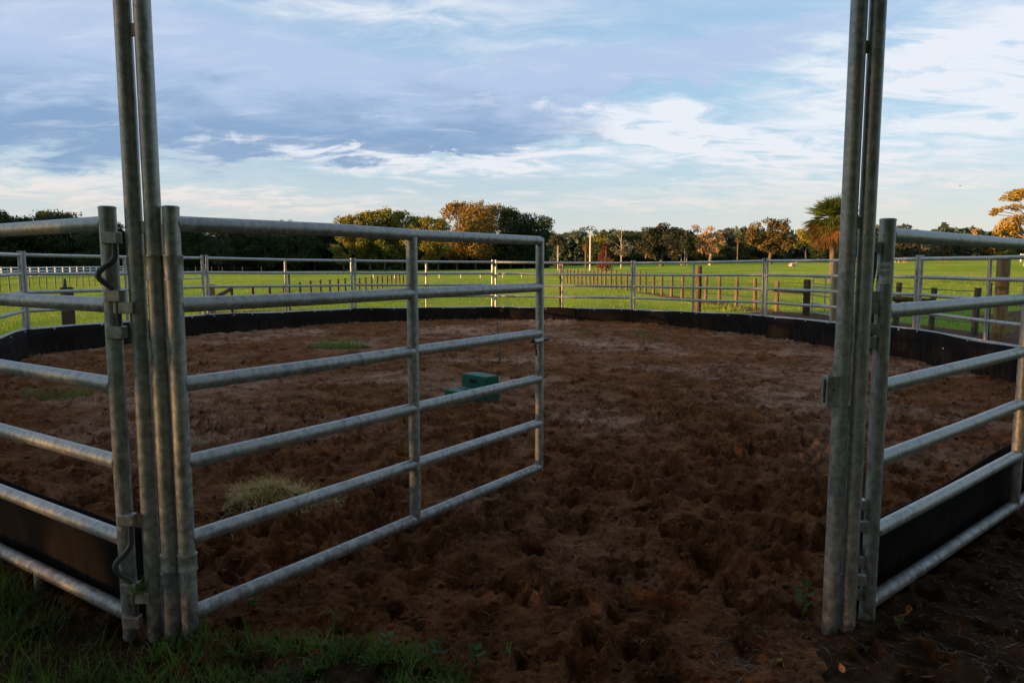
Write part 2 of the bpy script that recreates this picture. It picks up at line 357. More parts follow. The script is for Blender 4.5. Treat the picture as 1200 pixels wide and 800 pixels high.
# ------------------------------------------------------------------ terrain outside the pen
_EP = np.array([-2000, 0, 400, 550, 700, 820, 935, 1120, 3200]); _EZ = np.array([-.14, -.14, .26, .46, 1.2, 1.6, 2.0, 2.26, 2.26])
def tz(x, y):
    x = np.asarray(x, float); y = np.asarray(y, float); r = np.hypot(x, y); px = 600 + FPX*x/np.maximum(y, 1.0)
    px = np.where(y > 1, px, np.where(x > 0, 3200, -2000))
    ze = np.interp(px, _EP, _EZ) * sstep(y, 0, 30)
    return ze*np.clip((r-24)/146, 0, 1.6) + .05*perlin(x*.12, y*.12)*sstep(r, 20, 45)
FRONT_Y = 5.2
def build_terrain():
    def axis(dense, lim, d0, g):
        a = list(np.arange(-dense, dense + 1e-6, d0)); s = d0
        while a[-1] < lim: s *= g; a.append(a[-1] + s); a.insert(0, a[0] - s)
        return np.array(a)
    xs = axis(24, 2600, .4, 1.09); ys = axis(24, 2600, .4, 1.09) + 12
    X, Y = np.meshgrid(xs, ys); d = ring_dist(X, Y)
    Z = tz(X, Y)
    cover = np.maximum(sstep(d, -.25, .35), sstep(7.2 - Y, 0, 1.5)*sstep(9.3-np.abs(X), 0, 1)*sstep(Y, -1.2, .6))
    Z = Z - .45*cover
    V = np.stack([X, Y, Z], -1).reshape(-1, 3); nx = len(xs); i = np.arange((len(ys)-1)*nx); i = i[(i % nx) != nx-1]
    F = np.stack([i, i+1, i+nx+1, i+nx], -1)
    o = npmesh('pasture', V, F, PASTURE, smooth=True); tag(o, 'green pasture spreading beyond the round pen', kind='structure')
    # worn bare soil along the fence lines
    fl = lambda x, y, a, b_: np.hypot(x - (a[0] + np.clip(((x-a[0])*(b_[0]-a[0])+(y-a[1])*(b_[1]-a[1]))/((b_[0]-a[0])**2+(b_[1]-a[1])**2), 0, 1)*(b_[0]-a[0])),
                                      y - (a[1] + np.clip(((x-a[0])*(b_[0]-a[0])+(y-a[1])*(b_[1]-a[1]))/((b_[0]-a[0])**2+(b_[1]-a[1])**2), 0, 1)*(b_[1]-a[1])))
    bare = 1 - sstep(fl(X, Y, (9.2, 10), (8.1, 21)), .9, 2.4)
    bare = np.maximum(bare, 1 - sstep(fl(X, Y, (10, 10), (17, 20)), 2.0, 4.0))
    bare = np.maximum(bare, (1 - sstep(fl(X, Y, (12, 25), (26, 25.5)), .3, 1.0))*.8)
    bare = np.maximum(bare, (1 - sstep(fl(X, Y, (8.3, 21), (6.6, 36)), .15, .9))*.85)
    bare = np.maximum(bare, (1 - sstep(fl(X, Y, (14, 20.5), (34, 23)), .4, 1.6))*.8)
    bare = np.maximum(bare, (1 - sstep(fl(X, Y, (-8.6, 22.5), (-6.0, 23.5)), .5, 1.6))*.9)
    bare = np.maximum(bare, (1 - sstep(fl(X, Y, (-8.4, 40), (-8, 52)), .1, .6))*.5)
    a = o.data.attributes.new('bare', 'FLOAT', 'POINT'); a.data.foreach_set('value', bare.ravel().astype(np.float32))
build_terrain()

# ------------------------------------------------------------------ trampled dirt of the pen and the litter ground in front
xs = np.arange(-9.2, 8.4, .0215)
ys = [.5]
while ys[-1] < 21: ys.append(ys[-1] + .0085 + .0027*ys[-1])
ys = np.array(ys); GX, GY = np.meshgrid(xs, ys); GD = ring_dist(GX, GY)
def gate_line(x): return 2.62 + .07*x + .10*np.sin(x*2.3+1) + .06*np.sin(x*6.1) - 1.1*sstep(x, -.45, .05)*(1 - sstep(x, .95, 1.2))
DZ = .022*fbm(GX*.75, GY*.75, 3) + .024*fbm(GX*1.9+5, GY*2.2, 3, .55) + .025*fbm(GX*4.6, GY*5.6, 3, .6)
DZ += .026*np.abs(fbm(GX*8, GY*9+3, 2, .6)) + .019*fbm(GX*17, GY*17+9, 2, .6)*sstep(-GY, -12, -5) + .011*fbm(GX*31, GY*31+2, 2, .6)*sstep(-GY, -9, -5)
back = sstep(GY, 9, 17)
lvl = np.interp(GX, [-8, -4, 2, 5, 7], [-.03, .0, -.01, -.10, -.17])
DZ += lvl*sstep(GY, 4, 12) + (1 - sstep(GD, .0, 1.1))*(.07*back*.3 + .015)*(GD > -.4)*sstep(GY, 4.5, 8)
def stamps(n, x0, x1, y0, y1, rmin, rmax, dep, seed):
    r_ = np.random.default_rng(seed)
    for k in range(n):
        x = r_.uniform(x0, x1); y = r_.uniform(y0, y1); r = r_.uniform(rmin, rmax); e = r_.uniform(.65, 1.1); a = r_.uniform(0, PI); dp = dep*r_.uniform(.45, 1.2)
        i0, i1 = np.searchsorted(xs, (x-2.2*r, x+2.2*r)); j0, j1 = np.searchsorted(ys, (y-2.2*r, y+2.2*r))
        if i1-i0 < 2 or j1-j0 < 2: continue
        X = GX[j0:j1, i0:i1]-x; Y = GY[j0:j1, i0:i1]-y; u = (X*math.cos(a)+Y*math.sin(a))/r; v = (-X*math.sin(a)+Y*math.cos(a))/(r*e)
        q = np.sqrt(u*u+v*v)*(1 + .25*np.sin(np.arctan2(v, u)*3 + k))
        DZ[j0:j1, i0:i1] += -dp*np.exp(-q**6) + .5*dp*np.exp(-((q-1.22)/.26)**2)*(1+.7*u/(q+.3))
stamps(3300, -8, 7, 3.2, 19.5, .05, .095, .048, 11)
stamps(1500, -3.5, 4, 1.9, 7.5, .035, .072, .046, 12)
stamps(9, -1.6, 1.9, 2.9, 4.6, .11, .17, .04, 13)
outside = (GY < gate_line(GX)) | ((GD < 0) & (GY < FRONT_Y+1) & ~((GX > -1.30) & (GX < 1.32) & (GY < 3.4)))
DZ = np.where(outside, DZ*.55 + .012, DZ)
# soft transition of relief
def dirt_z(x, y):
    i = np.clip(np.searchsorted(xs, x), 1, len(xs)-1); j = np.clip(np.searchsorted(ys, y), 1, len(ys)-1)
    return float(DZ[j, i])
def build_dirt():
    nx = len(xs); ny = len(ys); V = np.stack([GX, GY, DZ], -1).reshape(-1, 3)
    cx = .5*(GX[:-1, :-1]+GX[1:, 1:]); cy = .5*(GY[:-1, :-1]+GY[1:, 1:]); cd = .5*(GD[:-1, :-1]+GD[1:, 1:])
    way = (cx > -1.30) & (cx < 1.32) & (cy < 3.4)
    out = (cy < gate_line(cx)) | ((cd < -.02) & ~way)
    inner = ~out; outer = out & (cy < FRONT_Y)
    idx = np.arange(nx*ny).reshape(ny, nx); Q = np.stack([idx[:-1, :-1], idx[:-1, 1:], idx[1:, 1:], idx[1:, :-1]], -1)
    for nm, mk, mt, lb in (('pen_dirt', inner, DIRT, 'red-brown trampled dirt floor of the round pen'), ('ground', outer, LITTER, 'dark littered ground in front of the pen gate')):
        F = Q[mk]; u, inv = np.unique(F.ravel(), return_inverse=True)
        o = npmesh(nm, V[u], inv.reshape(-1, 4), mt, smooth=True); tag(o, lb, kind='structure')
build_dirt()

# ------------------------------------------------------------------ galvanised pen panels
R = .030
def post_mb(x, z0, z1, n=20, r=R, y=0):
    mb = MB(); mb.tube([(x, y, z0), (x, y, z1)], r, n); mb.tube([(x, y, z1), (x, y, z1+.004), (x, y, z1+.008)], [r+.0015, r+.0015, r-.004], n); return mb
RAILZ = [1.61 - .3*i for i in range(6)]
def make_panel(L, n=12, seed=0):
    root = bpy.data.objects.new('steel_fence', None); COL.objects.link(root); root.empty_display_size = .2
    r_ = random.Random(seed)
    post_mb(0, .0, 1.665, n).build('end_post', GALV, root); post_mb(L, .0, 1.665, n).build('end_post', GALV, root)
    mm = MB(); mm.tube([(L/2, 0, .10), (L/2, 0, 1.60)], R*.9, n); mm.build('middle_post', GALV_W, root)
    for i, z in enumerate(RAILZ):
        rr = MB(); s0, s1 = r_.uniform(-.004, .004), r_.uniform(-.004, .004)
        rr.tube([(R*.6, 0, z+s0), (L*.5, 0, z - .006 + r_.uniform(-.004, .004)), (L-R*.6, 0, z+s1)], R, n, False); rr.build('rail', GALV, root)
    for x, sg in ((0, 1), (L, -1)):     # pin latch seen on every joint
        for z in (1.30, .42): MB().box((x - sg*.05, 0, z), (.022, .014, .03)).build('pin_bracket', GALV_W, root)
        if sg == 1: MB().tube([(x-.05, 0, 1.22), (x-.05, 0, 1.40), (x-.045, -.03, 1.44), (x-.05, 0, 1.48)], .008, 6).build('pin_rod', GALV_W, root)
    return root
def place_panel(root, i, j, L):
    a = Vector((*RING[i], TOPZ[i]-1.61)); c = Vector((*RING[j % 13], TOPZ[j % 13]-1.61)); d = c-a; S = d.length
    root.location = a + d*(.05/S) if i else a
    root.rotation_euler = (0, -math.asin(d.z/S), math.atan2(d.y, d.x))
    root.scale = ((S-.10)/L, 1, 1)
LP = 3.66
proto = make_panel(LP)
names = ['hidden left rear', 'hidden left', 'far left, its end just inside the frame', 'left, next to the short thick wooden post', 'back left, behind the gate', 'back, behind the middle upright of the open gate',
         'back centre, straight above the green mounting block and right of it', 'back right, with the square dark wooden post behind its middle', 'right, with the silver pasture gate behind it', 'right, with the tallest thick round post behind it', 'hidden right', 'hidden right front']
LBL = {2: 'galvanised pen panel leaving the frame at the far left edge', 3: 'galvanised pen panel with the short thick wooden post behind it, far left',
       4: 'galvanised pen panel behind the gate hinge, with the bare soil patch behind it', 5: 'galvanised pen panel at the back, behind the middle upright of the open gate',
       6: 'galvanised pen panel at the back, right behind the free end of the open gate', 7: 'galvanised pen panel at the back right, with a dark square-topped wooden post behind it',
       8: 'galvanised pen panel at the right, with the palm tree rising behind it', 9: 'galvanised pen panel at the right edge, in front of the thick orange-brown round post'}
first = True
for i in range(2, 11):
    if i == 10: continue
    o = proto if first else copy_tree(proto); first = False
    place_panel(o, i, i+1, LP); tag(o, LBL[i], 'fence panel', 'galvanised panels of the round pen')
# the right-hand panel that continues out of frame (seen through the near right panel)
o = copy_tree(proto); place_panel(o, 10, 11, LP); tag(o, 'galvanised pen panel just outside the right edge of the frame', 'fence panel', 'galvanised panels of the round pen')
o = copy_tree(proto); place_panel(o, 1, 2, LP); tag(o, 'galvanised pen panel just outside the left edge of the frame', 'fence panel', 'galvanised panels of the round pen')

def band(mb, cx, cy, z0, z1, r, n=18, lip=.002):
    mb.tube([(cx, cy, z0), (cx, cy, z0+.006), (cx, cy, z0+.010), (cx, cy, z1-.010), (cx, cy, z1-.006), (cx, cy, z1)], [r+lip, r+lip, r, r, r+lip, r+lip], n)
def bent_rod(x, y, zt, zb, out, h):
    """pin rod that drops, swings out in a lazy S and returns"""
    pts = [(x, y, zt)]; hh = zt-zb
    prof = [(.0, 0), (.18, 0), (.42, .02), (.52, .35), (.60, .8), (.67, 1.0), (.74, .95), (.82, .6), (.92, .18), (1, .05)]
    tt = [k/40 for k in range(41)]; pt = [p[0] for p in prof]; pq = [p[1] for p in prof]
    qs = np.interp(tt, pt, pq); qs = np.convolve(np.pad(qs, 2, mode='edge'), np.ones(5)/5, 'valid')
    return [(x + out[0]*q*h, y + out[1]*q*h, zt - hh*t) for t, q in zip(tt, qs)]

def near_panel(i0, xy, d, L, label, side):
    root = empty('steel_fence', (xy[0], xy[1], TOPZ[i0]-1.61), label, 'fence panel', 'galvanised panels of the round pen', math.atan2(d[1], d[0]))
    r_ = random.Random(i0)
    post_mb(0, .0, 1.665, 32).build('end_post', GALV, root); post_mb(L, 0, 1.665, 20).build('end_post', GALV, root)
    MB().tube([(L/2+.055, 0, .09), (L/2+.055, 0, 1.60)], R, 24).build('middle_post', GALV_W, root)
    for z in RAILZ:
        mb = MB(); mb.tube([(R*.5, 0, z), (L*.25, 0, z-.003+r_.uniform(-.003, .003)), (L*.5, 0, z-.004), (L*.75, 0, z-.003), (L-R*.5, 0, z)], R*.97, 32, False); 
        mb.build('rail', GALV, root)
    MB().tube([(L*.2, -.0, -.02), (L*.2, 0, RAILZ[5]-.01)], R, 20).build('foot', GALV, root) if side < 0 else None
    return root
dl = Vector((-.83, .557)).normalized(); dr = Vector((.761, .648)).normalized()
PL_ = near_panel(0, RING[0], dl, 3.70, 'warm-lit galvanised pen panel at the near left, left of the tall twin pipes', -1)
PR_ = near_panel(12, RING[12], dr, 3.70, 'galvanised pen panel at the near right, with a white sticker on its end post', 1)

# world-space hardware is expressed in each panel's own frame
def local(root, p):
    c, s = math.cos(root.rotation_euler.z), math.sin(root.rotation_euler.z); q = Vector(p)-root.location
    return Vector((q.x*c + q.y*s, -q.x*s + q.y*c, q.z))
# near left panel: two pin latches (upper and lower) on the post, facing the camera and the tall pipe
XA, YA = -1.394, 2.705; XB, YB = -1.321, 2.70; XG, YG = -1.254, 2.70
XC, YC = 1.272, 2.770; XD, YD = 1.343, 2.775
def pin_latch(root, x, y, zt, zb, out, col=GALV_W):
    """bracket, S-bent pin rod, lower bracket; x,y = rod axis in world"""
    M = Matrix.Rotation(-root.rotation_euler.z, 3, 'Z')
    lp = lambda p: local(root, p)
    rod = MB(); pts = bent_rod(x, y, zt+.02, zb, out, .062); pts += [(x, y, zb-.02), (x, y, zb-.17)]
    rod.tube([lp(p) for p in pts], .0105, 10); ro = rod.build('pin_rod', WORNIRON, root)
    for z0, z1 in ((zt-.022, zt+.022), (zb-.028, zb+.016), (zb-.165, zb-.118)):
        mb = MB(); mb.box(lp((x-.012, y+.004, (z0+z1)/2)), (.030, .020, (z1-z0)/2), M, .004); mb.build('pin_bracket', col, root)
pin_latch(PL_, -1.452, 2.672, 1.56, 1.355, (-.85, -.5))
pin_latch(PL_, -1.452, 2.672, .50, .235, (-.85, -.5))
pin_latch(PR_, 1.412, 2.845, 1.53, 1.30, (.3, .9))
pin_latch(PR_, 1.412, 2.845, .50, .27, (.3, .9))
# white warning sticker wrapped on the right end post
def sticker():
    q0 = math.radians(-118) - PR_.rotation_euler.z; z0, z1 = at(1034, 332.5, 2.83).z - PR_.location.z, at(1034, 307, 2.83).z - PR_.location.z
    span = math.radians(84); n = 10
    mb = MB(); vs = []
    for k in range(n+1):
        a = q0 - span/2 + span*k/n
        for z in (z0, z1): vs.append((math.cos(a)*(R+.0012), math.sin(a)*(R+.0012), z))
    mb.add(vs, [(2*k, 2*k+2, 2*k+3, 2*k+1) for k in range(n)], True); s = mb.build('warning_sticker', PAPER, PR_)
    # rows of tiny print
    rows = [(.80, (.12, .34), (.38, .60), (.66, .9)), (.735, (.12, .45), (.5, .66), (.7, .82)), (.53, (.1, .36), (.4, .9)), (.47, (.1, .28), (.33, .62), (.66, .86)), (.41, (.1, .5), (.55, .8)), (.35, (.3, .55),), (.10, (.1, .3), (.36, .52), (.6, .88))]
    im = MB()
    for row in rows:
        zc = z0 + (z1-z0)*row[0]
        for u0, u1 in row[1:]:
            vs = []; k = 3
            for j in range(k+1):
                a = q0 - span/2 + span*(u0 + (u1-u0)*j/k)
                for z in (zc-.0010, zc+.0010): vs.append((math.cos(a)*(R+.0020), math.sin(a)*(R+.0020), z))
            im.add(vs, [(2*j, 2*j+2, 2*j+3, 2*j+1) for j in range(k)])
    im.build('fine_print', INK, s)
sticker()

# ------------------------------------------------------------------ tall twin gate pipes
def twin(name, a, c, label, z0, tabs, HT=3.05):
    root = empty(name, (a[0], a[1], 0), label, 'gate post', 'tall twin pipes beside the gate')
    MB().tube([(0, 0, z0), (0, 0, 1.2), (0, 0, HT)], R, 32).build('pipe', GALV, root)
    dx, dy = c[0]-a[0], c[1]-a[1]
    MB().tube([(dx, dy, z0-.01), (dx, dy, 1.2), (dx, dy, HT)], R, 32).build('pipe', GALV, root)
    M = Matrix.Rotation(math.atan2(dy, dx), 3, 'Z')
    for z in tabs: MB().box((dx/2, dy/2, z), (.012, .007, .022), M, .002).build('spacer_tab', GALV_W, root)
    return root, (dx, dy), M
TL, dLp, ML = twin('gate_upright', (XA, YA), (XB, YB), 'pair of tall galvanised pipes holding the hinges, left of the open gate', -.03, [at(155, 35, 2.7).z, 1.60, .9, .25])
TR, dRp, MR = twin('gate_upright', (XC, YC), (XD, YD), 'pair of tall galvanised pipes with the latch catch, right of the gate opening', -.03, [at(1021, 56, 2.78).z, 1.62, .9, .22])
for z0, z1 in ((at(178, 328, 2.69).z, at(178, 299, 2.69).z), (.29, .355)):
    mb = MB(); band(mb, dLp[0], dLp[1], z0, z1, R+.0045); mb.build('hinge_sleeve', GALV_W, TL)
# tabs from the twin pipes that carry the panel pins
for root, sg, zs, q in ((TL, -1, (1.305, .19), (XA, YA)), (TR, 1, (1.34, 1.215, .43, .21), (XD, YD))):
    for z in zs:
        mb = MB(); mb.box((q[0]-root.location.x + sg*.036, q[1]-root.location.y - (.030 if sg < 0 else -.015), z), (.036, .012, .022), None, .003); 
        mb.build('pin_tab', GALV_W, root)
# latch catch on the right pipe: bent plate with a slot, open to the left
def catch():
    z1, z0 = at(972, 441, 2.75).z, at(972, 477, 2.75).z; zc = (z0+z1)/2; h = (z1-z0)/2
    root = bpy.data.objects.new('latch_catch', None)
    mb = MB()
    mb.box((-.034, -.022, zc), (.027, .0035, h), None, .002)                       # front cheek
    mb.box((-.034, .022, zc), (.027, .0035, h), None, .002)                        # rear cheek
    mb.box((-.0605, -.0195, zc), (.0035, .0065, h), None, .0015); mb.box((-.0605, .0195, zc), (.0035, .0065, h), None, .0015)   # inturned lips, slot between
    mb.box((-.0600, 0, z1-.007), (.003, .0125, .006)); mb.box((-.0600, 0, z0+.007), (.003, .0125, .006))
    mb.build('latch_catch', GALV_W, TR)
    MB().tube([(-.040, -.0255, zc+.008), (-.040, -.029, zc+.008)], .004, 10).build('catch_bolt', DARKIRON, TR)
catch()

# ------------------------------------------------------------------ the open gate
def gate():
    E_ = Vector((.181, 4.742)); G_ = Vector((XG, YG)); d = E_-G_; L = d.length
    root = empty('pen_gate', (XG, YG, 0), 'wide galvanised six-rail gate swung open into the pen', 'gate', None, math.atan2(d.y, d.x))
    zt = [1.612 + (0)*i for i in range(6)]
    zl = [1.613-.3*i for i in range(6)]; zr = [1.460+.1588-.3*i for i in range(6)]
    MB().tube([(0, 0, .022), (0, 0, 1.668)], R, 32).tube([(0, 0, 1.668), (0, 0, 1.673), (0, 0, 1.677)], [R+.0015, R+.0015, R-.004], 32).build('hinge_post', GALV, root)
    xm = .515*L
    # middle and end uprights are slimmer pipe
    MB().tube([(xm, 0, .10), (xm, 0, 1.605)], R*.98, 28).build('middle_post', GALV, root)
    MB().tube([(L, 0, .10), (L, 0, 1.625), (L, 0, 1.64)], [R*.92, R*.92, R*.80], 28).build('end_post', GALV_W, root)
    for a, c in zip(zl, zr):
        pts = [(R*.5, 0, a), (L*.3, 0, a + (c-a)*.3 + (.006 if a > 1.5 else -.002)), (xm, 0, a+(c-a)*.515), (L-R*.3, 0, c)]
        mb = MB(); mb.tube(pts, R*.97, 32, False)
        mb.build('rail', GALV, root)
    for z0, z1 in ((at(202, 328, 2.70).z, at(202, 299, 2.70).z), (.29, .355)):
        mb = MB(); band(mb, 0, 0, z0, z1, R+.0045); s = mb.build('hinge_sleeve', GALV_W, root)
        c, sn = math.cos(root.rotation_euler.z), math.sin(root.rotation_euler.z); wx, wy = XB-XG, YB-YG
        lk = MB(); lk.box(((wx*c+wy*sn)/2, (-wx*sn+wy*c)/2, (z0+z1)/2), (.010, .010, .02), Matrix.Rotation(math.atan2(wy, wx)-root.rotation_euler.z, 3, 'Z')); lk.build('hinge_link', DARKIRON, s)
    # slide bolt near the free end, with its hanging handle
    zb = at(634, 398, 4.74).z
    lb = MB(); lb.tube([(L-.135, -.028, zb), (L+.06, -.028, zb)], .011, 12); lo = lb.build('latch_bolt', DARKIRON, root)
    st = MB(); st.tube([(L-.12, -.028, zb-.002), (L-.02, -.028, zb-.002)], .019, 14); st.build('bolt_sleeve', GALV_W, lo)
    hd = MB(); hd.tube([(L-.095, -.028, zb-.01), (L-.092, -.034, zb-.05), (L-.088, -.033, zb-.095)], .006, 8); hd.build('bolt_handle', DARKIRON, lo)
    MB().box((L-.05, -.012, zb+.03), (.03, .004, .03), None, .002).build('bolt_plate', GALV_W, root)
gate()

# ------------------------------------------------------------------ black rubber liner round the inside of the pen
def liner():
    pts = []; tops = []
    for i in range(13): pts.append(Vector((*RING[i], 0))); tops.append(TOPZ[i])
    cen = Vector((-.3, 11.2, 0)); path = []
    for i in range(12):
        n = 26
        for k in range(n if i < 11 else n+1):
            t = k/n; p = pts[i].lerp(pts[i+1], t); zt = tops[i]+(tops[i+1]-tops[i])*t
            nrm = (pts[i+1]-pts[i]).normalized(); nrm = Vector((nrm.y, -nrm.x, 0))      # towards the inside
            if nrm.dot(cen-p) < 0: nrm = -nrm
            path.append((p + nrm*(.045 + .012*math.sin(t*PI)), nrm, zt, i+t))
    path[0] = (pts[0] + Vector((.03, .075, 0)), path[0][1], path[0][2], 0)
    rows = [1.0, .78, .5, .22, 0.0]; mb = MB(); vs = []; th = .006
    r_ = random.Random(5)
    for k, (p, nrm, zt, u) in enumerate(path):
        ztop = zt - 1.195 + .012*math.sin(u*5.1) + .010*math.sin(u*13.7+1); zbot = -.26
        for side in (0, 1):
            for j, h in enumerate(rows):
                bul = .018*math.sin(u*9+h*3)*(1-h) + .022*math.sin(u*21+h*5)*(1-h)*h*2 + .03*(1-h)
                q = p + nrm*(bul + th*side); vs.append((q.x, q.y, zbot + (ztop-zbot)*h))
    nr = len(rows); fs = []
    for k in range(len(path)-1):
        a = k*2*nr; b_ = (k+1)*2*nr
        for j in range(nr-1):
            fs.append((a+j, a+j+1, b_+j+1, b_+j)); fs.append((a+nr+j, b_+nr+j, b_+nr+j+1, a+nr+j+1))
        fs.append((a, b_, b_+nr, a+nr)); fs.append((a+nr-1+0, a+nr+0+0, b_+nr, b_+nr-1)) if False else fs.append((a, b_, b_+nr, a+nr)) if False else fs.append((a+nr-1-(nr-1)+0, a+nr-1-(nr-1)+0, b_, b_)) if False else None
    fs = [f for f in fs if f]
    # rows[0] is the top edge
    for k in range(len(path)-1):
        a = k*2*nr; b_ = (k+1)*2*nr; fs.append((a+nr-1, a+2*nr-1, b_+2*nr-1, b_+nr-1))
    mb.add(vs, fs, True); o = mb.build('pen_liner', RUBBER); tag(o, 'black rubber liner strip along the foot of the round pen panels', 'liner')
    # pale screws along its top edge
    fm = MB(); fm.tube([(0, 0, -.004), (0, 0, .006)], .014, 8); proto_ = fm.build('screw', FASTEN, o); firstk = True
    r_ = random.Random(21); k = 60
    while k < len(path)-40:
        p, nrm, zt, u = path[k]
        low = 1 if not (8.2 < u < 10) else r_.choice((1, 1, 0))
        z = zt - 1.215 if low else zt - 1.215 - r_.uniform(.10, .2)
        s = proto_ if firstk else proto_.copy()
        if not firstk: COL.objects.link(s)
        firstk = False
        q = p + nrm*(.016 + (.03 if not low else .0)); s.location = (q.x, q.y, z); s.rotation_euler = nrm.to_track_quat('Z', 'Y').to_euler()
        k += r_.choice((3, 4, 5, 6)) 
liner()

# ------------------------------------------------------------------ blades: grass, hay, straw
def blades(base, h, w, lean, yaw, segs=3, droop=1.0, lie=False):
    """base (n,3), per-blade height, width, lean angle, yaw -> V, F (quads) of curved tapering blades"""
    n = len(base); ts = np.linspace(0, 1, segs+1); dirx = np.cos(yaw); diry = np.sin(yaw); V = np.zeros((n, segs+1, 2, 3)); 
    hx = np.zeros(n); hy = np.zeros(n); z = np.zeros(n)
    for k, t in enumerate(ts):
        if k:
            a = lean*(.35 + droop*t*1.1) if not lie else lean + (t-.5)*.35; yw = yaw + (lie*(t-.5)*.55); dirx = np.cos(yw); diry = np.sin(yw); st = h/segs; hx = hx + dirx*np.sin(a)*st; hy = hy + diry*np.sin(a)*st; z = z + np.cos(a)*st
        ww = w*(1 - t*.93)*.5
        c = base + np.stack([hx, hy, z], -1); s = np.stack([-diry*ww, dirx*ww, np.zeros(n)], -1)
        V[:, k, 0] = c - s; V[:, k, 1] = c + s
    V = V.reshape(-1, 3); m_ = 2*(segs+1); b0 = np.arange(n)*m_
    F = np.concatenate([np.stack([b0+2*k, b0+2*k+1, b0+2*k+3, b0+2*k+2], -1) for k in range(segs)])
    return V, F
def join(parts):
    Vs = []; Fs = []; o = 0
    for V, F in parts: Vs.append(V); Fs.append(F+o); o += len(V)
    return np.concatenate(Vs), np.concatenate(Fs)
def dz_arr(x, y):
    i = np.clip(np.searchsorted(xs, x), 1, len(xs)-1); j = np.clip(np.searchsorted(ys, y), 1, len(ys)-1); return DZ[j, i]
def front_grass():
    r_ = np.random.default_rng(31); parts = []
    # long grass at the lower left
    n = 26000; x = r_.uniform(-3.1, -.95, n); y = r_.uniform(1.75, 3.4, n)
    t = (x+1.487)/(-.83); yl = np.where(x < -1.487, 2.70 + .557*t, 2.66); den = (perlin(x*2.2, y*2.2) + .5*perlin(x*6, y*6) + .55)
    keep = (y < yl - .10 - .25*np.clip((x+1.75)/.6, 0, 1)*0) & (r_.uniform(0, 1, n) < np.clip(den, .05, 1)*np.clip((-.9-x)/.7+.35, .25, 1))
    keep &= ~((x > -2.15) & (x < -1.2) & (y > 2.42) & (r_.uniform(0, 1, n) < .6))
    x, y = x[keep], y[keep]; n = len(x); hh = r_.uniform(.05, .17, n)*np.clip((-1.0-x)*.8+.45, .45, 1.15)
    parts.append(blades(np.stack([x, y, dz_arr(x, y)-.01], -1), hh, r_.uniform(.003, .0065, n), r_.uniform(.1, 1.0, n), r_.uniform(0, 2*PI, n), 4))
    # shorter mixed growth along the gate line
    n = 7600; x = r_.uniform(-1.35, .02, n); y = r_.uniform(1.9, 2.72, n); den = perlin(x*3.1+4, y*3.1) + .6*perlin(x*8, y*8)
    keep = (den > -.22 + np.clip((x+.45)*.7, 0, .6)) & (y < 2.74 - .14*np.clip(x+1.2, 0, 1.2)); x, y = x[keep], y[keep]; n = len(x)
    parts.append(blades(np.stack([x, y, dz_arr(x, y)-.008], -1), r_.uniform(.03, .10, n), r_.uniform(.004, .010, n), r_.uniform(.2, 1.2, n), r_.uniform(0, 2*PI, n), 4))
    # a few on the right
    n = 260; x = r_.uniform(.9, 2.6, n); y = r_.uniform(1.9, 2.9, n); keep = perlin(x*3, y*3) > .12; x, y = x[keep], y[keep]; n = len(x)
    parts.append(blades(np.stack([x, y, dz_arr(x, y)-.008], -1), r_.uniform(.02, .07, n), r_.uniform(.003, .006, n), r_.uniform(.3, 1.3, n), r_.uniform(0, 2*PI, n), 4))
    V, F = join(parts); tag(npmesh('grass', V, F, G_FRONT), 'dark green grass growing in front of the gate at the lower left', kind='stuff')
front_grass()
def field_grass():
    r_ = np.random.default_rng(32); n = 90000
    y = 11 + 62*r_.uniform(0, 1, n)**1.7; x = r_.uniform(-.78, .78, n)*y; d = ring_dist(x, y)
    bare = ((np.hypot(x-9.0, np.maximum(0, np.abs(y-15.5)-5.5)) < 1.5) | ((np.abs((x-10)*11-(y-10)*7)/13.04 < 2.0) & (y < 22) & (x > 9))) & (r_.uniform(0, 1, n) < .93)
    keep = (d < -.12) & ~bare & (perlin(x*.8, y*.8) + r_.uniform(-.5, .7, n) > -.15); x, y = x[keep], y[keep]; n = len(x)
    V, F = blades(np.stack([x, y, tz(x, y)-.01], -1), r_.uniform(.04, .13, n), r_.uniform(.010, .022, n)*(1+y/60), r_.uniform(.2, 1.1, n), r_.uniform(0, 2*PI, n), 2)
    tag(npmesh('pasture_grass', V, F, G_FIELD), 'short bright green grass blades covering the pasture behind the pen', kind='stuff')
field_grass()
def litter():
    r_ = np.random.default_rng(33)
    # straw slivers lying on the dirt
    n = 420; x = r_.uniform(-2.6, 2.9, n); y = 2.5 + 7*r_.uniform(0, 1, n)**1.6; z = dz_arr(x, y)+.006
    V, F = blades(np.stack([x, y, z], -1), r_.uniform(.03, .11, n), r_.uniform(.0022, .0045, n), r_.uniform(1.42, 1.62, n), r_.uniform(0, 2*PI, n), 3, lie=True)
    tag(npmesh('straw_bits', V, F, STRAW), 'thin pale straw slivers scattered over the dirt', kind='stuff')
    # dead leaf flakes and stalks outside the pen
    n = 3400; side = r_.uniform(0, 1, n) < .62; x = np.where(side, r_.uniform(.75, 3.1, n), r_.uniform(-3.0, -.9, n)); y = r_.uniform(1.8, 4.0, n)
    d = ring_dist(x, y); keep = (d < -.03) | (y < gate_line(x)); x, y = x[keep], y[keep]; n = len(x)
    V1, F1 = blades(np.stack([x, y, dz_arr(x, y)+.004], -1), r_.uniform(.015, .07, n), r_.uniform(.003, .013, n), r_.uniform(1.25, 1.62, n), r_.uniform(0, 2*PI, n), 3, lie=True)
    tag(npmesh('leaf_litter', V1, F1, LEAFLIT), 'brown dead leaf flakes and stalks littering the ground by the panels', kind='stuff')
litter()
